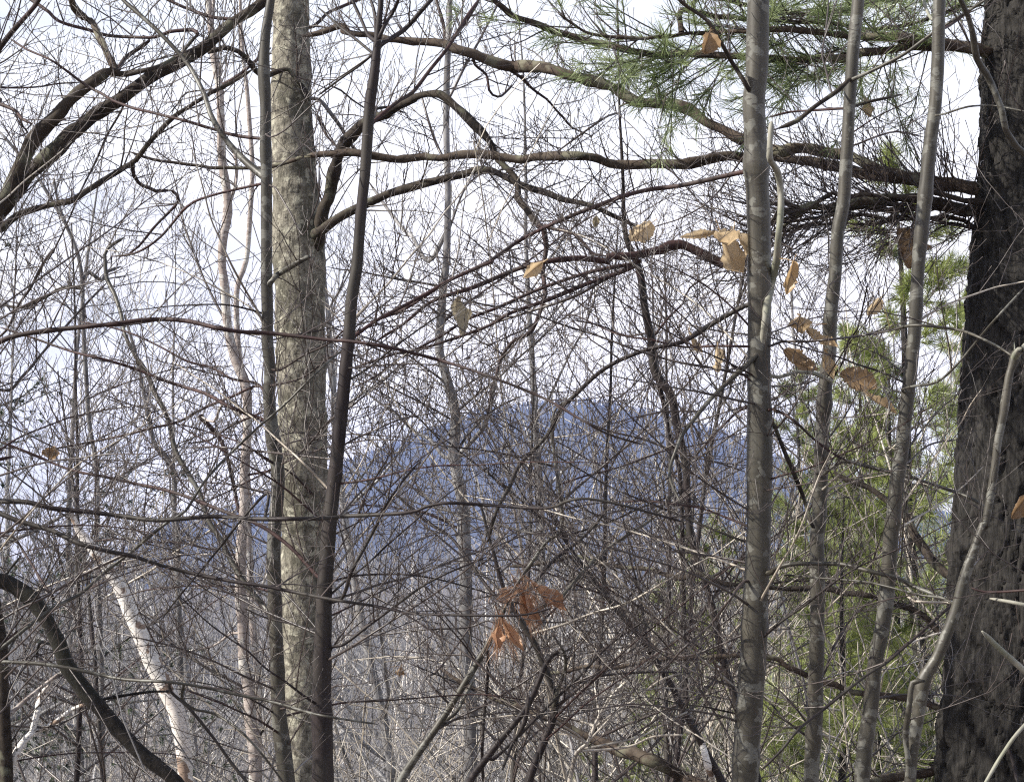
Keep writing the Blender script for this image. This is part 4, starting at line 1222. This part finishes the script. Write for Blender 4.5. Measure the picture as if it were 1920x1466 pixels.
MARKS = [(-9999, None), (230, 'the leaning white birch'), (560, 'the thick grey maple trunk'), (850, 'the slim grey tree left of centre'), (1230, 'the forked blackish tree'), (1420, 'the thickest brown stem'), (1690, 'the rightmost tan stem'), (1850, 'the big dark pine'), (9999, None)]
ORD = 'first second third fourth fifth sixth seventh eighth ninth tenth eleventh twelfth thirteenth fourteenth fifteenth sixteenth seventeenth eighteenth nineteenth twentieth'.split()

def scatter(protos, spots, noun=None):
    labs = {}
    for k in range(len(MARKS) - 1):
        a, b = MARKS[k], MARKS[k + 1]
        mem = sorted([i for i, sp in enumerate(spots) if a[0] <= sp[0] < b[0]], key=lambda i: spots[i][0])
        for q, i in enumerate(mem):
            if a[1] is None:
                where = 'left of ' + b[1]
            elif b[1] is None:
                where = 'right of ' + a[1]
            else:
                where = 'between ' + a[1] + ' and ' + b[1]
                if len(where.split()) > 11:
                    where = 'just right of ' + a[1]
            labs[i] = '%s%s %s' % (('' if len(mem) == 1 else ORD[q] + ' ' if q < 20 else 'last '), noun, where)
    for i, (px, d, sc) in enumerate(spots):
        x, y = world_xy(px, d)
        src = protos[i % len(protos)]
        if i < len(protos):
            o = src
            o.location = (x, y, gz(x, y))
            o.rotation_euler = (0, 0, rng.random() * 6.28)
            o.scale = (sc,) * 3
        else:
            o = copy_thing(src, (x, y, gz(x, y)), rng.random() * 6.28, sc)
        if noun:
            o['label'] = labs[i]

# bare trees 11-30 m off: fine twigs against the sky
near_l = 'slender bare grey tree with fine upright twigs, standing in the woods behind the near stems'
pn = [proto_tree('bare_tree', near_l, 'tree', 'bare trees behind the near stems', (0, 0, 0), 10 + i, 0.045 + 0.01 * i, 0.0042, 'grey_bark', 'grey_twig', n1=34, n2=8, n3=4, low=0.12, spread=0.30) for i in range(5)]
spots = [(190, 21, 1.0), (30, 25, 1.0), (390, 27, .9), (760, 22, .9), (1080, 24, .9), (1210, 25, .8), (1330, 23, .9), (650, 29, .7), (1500, 26, .8), (1640, 27, .75)]
scatter(pn, spots, 'bare grey tree')
# thin dark saplings 8-12 m off
pd = [proto_tree('young_tree', 'thin dark young tree with long crossing shoots', 'tree', 'thin dark young trees', (0, 0, 0), 5.5 + 0.8 * i, 0.020 + 0.003 * i, 0.0028, 'sapling_dark', 'twig', n1=22, n2=6, n3=3, low=0.28, spread=0.42, up=0.25, lean=0.3) for i in range(3)]
spots = [(1085, 9.5, 1.0), (920, 10.5, .8), (1180, 8.5, .7), (330, 11, .9), (1300, 9.8, .85), (90, 12, .85)]
scatter(pd, spots, 'thin dark tree')
# taller trees on the slope, 35-110 m
far_l = 'tall bare woodland tree with a pale trunk on the slope below the blue hill'
pf = [proto_tree('woodland_tree', far_l, 'tree', 'tall bare trees on the slope', (0, 0, 0), 17 + 2 * i, 0.11, 0.011, 'grey_bark', 'grey_twig', n1=34, n2=8, n3=5, low=0.22, spread=0.22) for i in range(4)]
spots = []
for i in range(70):
    d = 40 + 130 * ((i * 0.618) % 1.0) ** 1.2
    px = -300 + 2500 * ((i * 0.7548776 + 0.13) % 1.0)
    top = 985 + 230 * rng.random() + (40 if px < 500 else 0)          # how high the crown reaches
    x, y = world_xy(px, d)
    h_ = at(px, top, d)[2] - gz(x, y)
    spots.append((px, d, max(4, h_) / (17 + 2 * (i % 4))))
scatter(pf, spots, 'distant bare tree')
# thin white birches on the slope
bir_l = 'thin white birch among the bare trees on the slope'
pb = [proto_tree('birch_tree', bir_l, 'birch', 'white birches on the slope', (0, 0, 0), 13 + i, 0.075, 0.007, 'birch', 'birch', n1=24, n2=4, n3=2, low=0.2, spread=0.2, up=0.4) for i in range(3)]
spots = []
for i, (px, d, top) in enumerate([(1215, 34, 850), (895, 40, 900), (1190, 44, 870), (915, 30, 1000), (1335, 30, 880), (720, 48, 1000), (1120, 52, 930), (640, 42, 1050), (60, 36, 1080), (300, 40, 1090), (1010, 60, 950), (820, 62, 960), (1270, 55, 900), (480, 55, 1040), (960, 36, 1080), (150, 58, 1080), (780, 36, 1090), (1060, 38, 1000)]):
    x, y = world_xy(px, d)
    spots.append((px, d, (at(px, top, d)[2] - gz(x, y)) / (13 + i % 3)))
scatter(pb, spots, 'thin white birch')

# brush: arching shoots
def proto_brush(name, label, group, h, n, px, mat, sub=6, spread=0.8, droop=-0.05, k=5):
    root = thing(name, label, 'shrub', (0, 0, 0), group)
    c = Tubes()
    p0 = rng.normal(size=(n, 3)) * np.array([0.18, 0.18, 0])
    p0[:, 2] = -0.1
    d0 = norm(rng.normal(size=(n, 3)) * np.array([spread, spread, 0.1]) + np.array([0, 0, 1.0]))
    ln = h * (0.55 + 0.6 * rng.random(n))
    P, Rr = grow(p0, d0, ln, px * (2.0 + 3 * rng.random(n)), np.full(n, px * 0.8), 14, 0.08, droop, 0.03)
    c.add(P, Rr, k)
    c.build('stems', M[mat], root)
    c = Tubes()
    p0, d0, r, tt = spawn(P, Rr, sub, 0.15, 1.0, 28, 65, 0.2)
    l2 = np.repeat(ln, sub) * 0.36 * (0.3 + 0.9 * rng.random(len(p0)))
    A, AR = grow(p0, d0, l2, np.minimum(r * 0.7, px * 1.4), np.full(len(p0), px * 0.6), 7, 0.13, 0.0, 0.05)
    c.add(A, AR, 3)
    p0, d0, r, tt = spawn(A, AR, 4, 0.15, 1.0, 28, 60, 0.2)
    l3 = np.repeat(l2, 4) * 0.4 * (0.3 + 0.9 * rng.random(len(p0)))
    A, AR = grow(p0, d0, l3, np.full(len(p0), px * 0.7), np.full(len(p0), px * 0.5), 5, 0.13, 0.0, 0.05)
    c.add(A, AR, 3)
    c.build('twigs', M[mat], root)
    return root

br_l = 'tangled leafless shrub of arching pale stems on the bank'
pbq = [proto_brush('shrub', br_l, 'leafless shrubs on the bank', 3.0 + 0.4 * i, 16, 0.0040, ('brush', 'grey_twig', 'brush')[i], sub=7) for i in range(3)]
spots = []
for i in range(44):
    d = 10 + 14 * ((i * 0.618) % 1.0)
    px = 1230 + 750 * ((i * 0.7548776 + 0.4) % 1.0)
    x, y = world_xy(px, d)
    top = 700 + 600 * rng.random() + max(0, 1450 - px) * 0.9
    spots.append((px, d, max(0.35, (at(px, top, d)[2] - gz(x, y)) / 3.0)))
scatter(pbq, spots, 'pale brush clump')
br2 = 'leafless shrub of crossing grey shoots on the slope below the viewer'
pbs = [proto_brush('shrub', br2, 'leafless shrubs down the slope', 4.4 + 0.5 * i, 14, 0.0042, ('brush', 'grey_twig', 'grey_twig')[i], sub=8, spread=0.5, droop=-0.02) for i in range(3)]
spots = []
for i in range(32):
    d = 11 + 26 * ((i * 0.618 + 0.3) % 1.0)
    px = -150 + 1450 * ((i * 0.7548776 + 0.2) % 1.0)
    x, y = world_xy(px, d)
    top = 930 + 420 * rng.random() + (90 if px < 500 else 0)
    spots.append((px, d, (at(px, top, d)[2] - gz(x, y)) / 4.6))
scatter(pbs, spots, 'grey leafless shrub')

# ------------------------------------------------------------------ evergreens
def conifer(name, label, cat, group, h, rmax, n1, mat, w, ln, nn, low=0.1, droop=0.0, tuft=3, spread=0.55, wood='grey_bark', per=9):
    root = thing(name, label, cat, (0, 0, 0), group)
    t = Tubes()
    P, Rr = grow(np.array([[0, 0, -0.2]]), np.array([[0.02, 0.02, 1.0]]), np.array([h]), np.array([h * 0.012]), np.array([0.006]), 24, 0.015, 0.05)
    Rr = h * 0.012 * (1 - np.linspace(0, 1, 24))[None] + 0.006
    t.add(P, Rr, 10)
    t.build('trunk', M['pine_bark'], root)
    p0, d0, r, tt = spawn(P, Rr, n1, low, 0.98, 62, 88, 0.1)
    l1 = rmax * (1.08 - tt) * (0.6 + 0.5 * rng.random(len(p0)))
    A, AR = grow(p0, d0, l1, np.minimum(r * 0.5, l1 * 0.012 + 0.002), np.full(len(p0), 0.003), 8, 0.05, 0.03 - droop)
    c = Tubes()
    c.add(A, AR, 5)
    p0, d0, r, t2 = spawn(A, AR, per, 0.2, 1.0, 35, 60, 0.0)
    l2 = np.repeat(l1, per) * 0.34 * (1.2 - 0.7 * t2) * (0.5 + 0.6 * rng.random(len(p0)))
    B_, BR_ = grow(p0, d0, l2, np.full(len(p0), 0.004), np.full(len(p0), 0.002), 5, 0.08, 0.03 - droop)
    c.add(B_, BR_, 3)
    c.build('branches', M[wood], root)
    nd = Tubes()
    i = rng.integers(1, 5, size=(len(B_), tuft))
    n_ = np.arange(len(B_))[:, None]
    P2 = B_[n_, i].reshape(-1, 3)
    D2 = (B_[n_, i] - B_[n_, i - 1]).reshape(-1, 3)
    needles(nd, P2, D2, nn, ln, w, spread, 0.1)
    nd.build('foliage', M[mat], root)
    return root

def place(o, px, d, sc=1.0, rz=None, dz=0):
    x, y = world_xy(px, d)
    o.location = (x, y, gz(x, y) + dz)
    o.rotation_euler = (0, 0, rng.random() * 6.28 if rz is None else rz)
    o.scale = (sc,) * 3
    return o

gp = 'young pines among the brush on the right'
pa = conifer('pine_tree', 'loose yellow green young pine in the brush beside the big pine trunk', 'pine tree', gp, 7.0, 1.9, 60, 'needles_far', 0.0042, 0.12, 15, low=0.06, per=9, spread=0.62, tuft=4)
place(pa, 1730, 13.0, 0.98)
for px, d, top, lab in ((1560, 16, 760, 'young pine seen between the second and third tan stems'),
                       (1255, 19, 1060, 'small yellow green young pine left of the thickest brown stem'),
                       (1175, 14, 1340, 'lowest yellow green pine sapling at bottom right of centre'),
                       (1650, 20, 560, 'taller young pine further back on the bank behind the tan stems'),
                       (1370, 20, 930, 'young pine directly behind the thickest brown stem'),
                       (1500, 22, 640, 'young pine right behind the gap after the thickest brown stem'),
                       (1790, 19, 480, 'tallest young pine, half hidden by the big pine trunk'),
                       (1545, 12.2, 860, 'feathery young pine right of the thickest brown stem, close behind the second tan stem'),
                       (1310, 17, 960, 'young pine showing through just left of the thickest brown stem'),
                       (1110, 14.5, 1370, 'low yellow green pine tip at the bottom edge right of centre'),
                       (1660, 12.5, 900, 'low spreading young pine at the foot of the rightmost tan stem'),
                       (1610, 13.5, 720, 'nearest bushy young pine between the second and third tan stems'),
                       (1490, 15, 900, 'low young pine in the gap after the thickest brown stem'),
                       (1690, 15.5, 600, 'bushy young pine directly behind the rightmost tan stem')):
    x, y = world_xy(px, d)
    copy_thing(pa, (x, y, gz(x, y)), rng.random() * 6.28, (at(px, top, d)[2] - gz(x, y)) / 7.0, lab)
hm = conifer('hemlock_tree', 'dark hemlock beyond the left edge with sprays reaching in over the sky', 'hemlock', None, 9.5, 4.2, 60, 'hemlock', 0.0055, 0.06, 9, low=0.1, droop=0.03, per=20, tuft=8)
place(hm, -260, 15, 0.9)
hm2 = copy_thing(hm, (0, 0, 0), 1.0, 0.5, 'small dark hemlock low at the bottom left below the black trunk')
place(hm2, 235, 10.5, 0.20)
hm3 = copy_thing(hm, (0, 0, 0), 2.0, 0.5, 'dark hemlock top poking in at the left edge below the arching black trunk')
place(hm3, -60, 10.5, 0.29)

# ------------------------------------------------------------------ woods that read as one mass
def mass(name, label, n, xy, hgt, rt, kb, rb, mat):
    x, y = xy(n)
    z = ground(x, y)
    h = hgt * (0.7 + 0.5 * rng.random(n))
    P0 = np.stack([x, y, z - 0.5], 1)
    t = Tubes()
    A, AR = grow(P0, np.array([[0, 0, 1.0]]) + rng.normal(size=(n, 3)) * 0.05, h, np.full(n, rt), np.full(n, rt * 0.3), 4, 0.03)
    t.add(A, AR, 3)
    p0, d0, r, tt = spawn(A, AR, kb, 0.25, 1.0, 25, 60, 0.3)
    B_, BR_ = grow(p0, d0, np.repeat(h, kb) * 0.28 * (0.5 + 0.6 * rng.random(len(p0))), np.full(len(p0), rb), np.full(len(p0), rb * 0.6), 3, 0.15, 0.1)
    t.add(B_, BR_, 3)
    o = t.build(name, M[mat], None)
    o['kind'] = 'stuff'
    o['label'] = label
    o['category'] = 'woods'

def xy_mid(n):
    y = 180 + 640 * rng.random(n)
    x = (rng.random(n) - 0.5) * (0.75 * y + 80)
    return x, y

def xy_far(n):
    y = 1500 + 1700 * rng.random(n) ** 0.8
    x = (rng.random(n) - 0.5) * 0.78 * y
    return x, y

mass('woods', 'grey leafless woods covering the slope below the blue ridge', 3800, xy_mid, 13, 0.13, 22, 0.06, 'grey_bark')
mass('far_woods', 'distant woods covering the blue ridge', 14000, xy_far, 9, 0.7, 7, 0.7, 'ridge')

# ------------------------------------------------------------------ air
def haze():
    m = bpy.data.materials.new('haze')
    m.use_nodes = True
    n = m.node_tree
    n.nodes.clear()
    o = n.nodes.new('ShaderNodeOutputMaterial')
    v = n.nodes.new('ShaderNodeVolumePrincipled')
    v.inputs['Color'].default_value = (0.38, 0.52, 1.0, 1)
    v.inputs['Density'].default_value = HAZE
    v.inputs['Anisotropy'].default_value = 0.0
    n.links.new(v.outputs[0], o.inputs['Volume'])
    x0, x1, y0, y1, z0, z1 = -4300, 4300, -4300, 4300, -45, 430
    vs = [(x, y, z) for z in (z0, z1) for y in (y0, y1) for x in (x0, x1)]
    fs = [(0, 2, 3, 1), (4, 5, 7, 6), (0, 1, 5, 4), (2, 6, 7, 3), (0, 4, 6, 2), (1, 3, 7, 5)]
    me = bpy.data.meshes.new('haze')
    me.from_pydata(vs, [], fs)
    me.materials.append(m)
    ob = bpy.data.objects.new('haze', me)
    COL.objects.link(ob)
    ob['kind'] = 'stuff'

HAZE = 0.00024
haze()
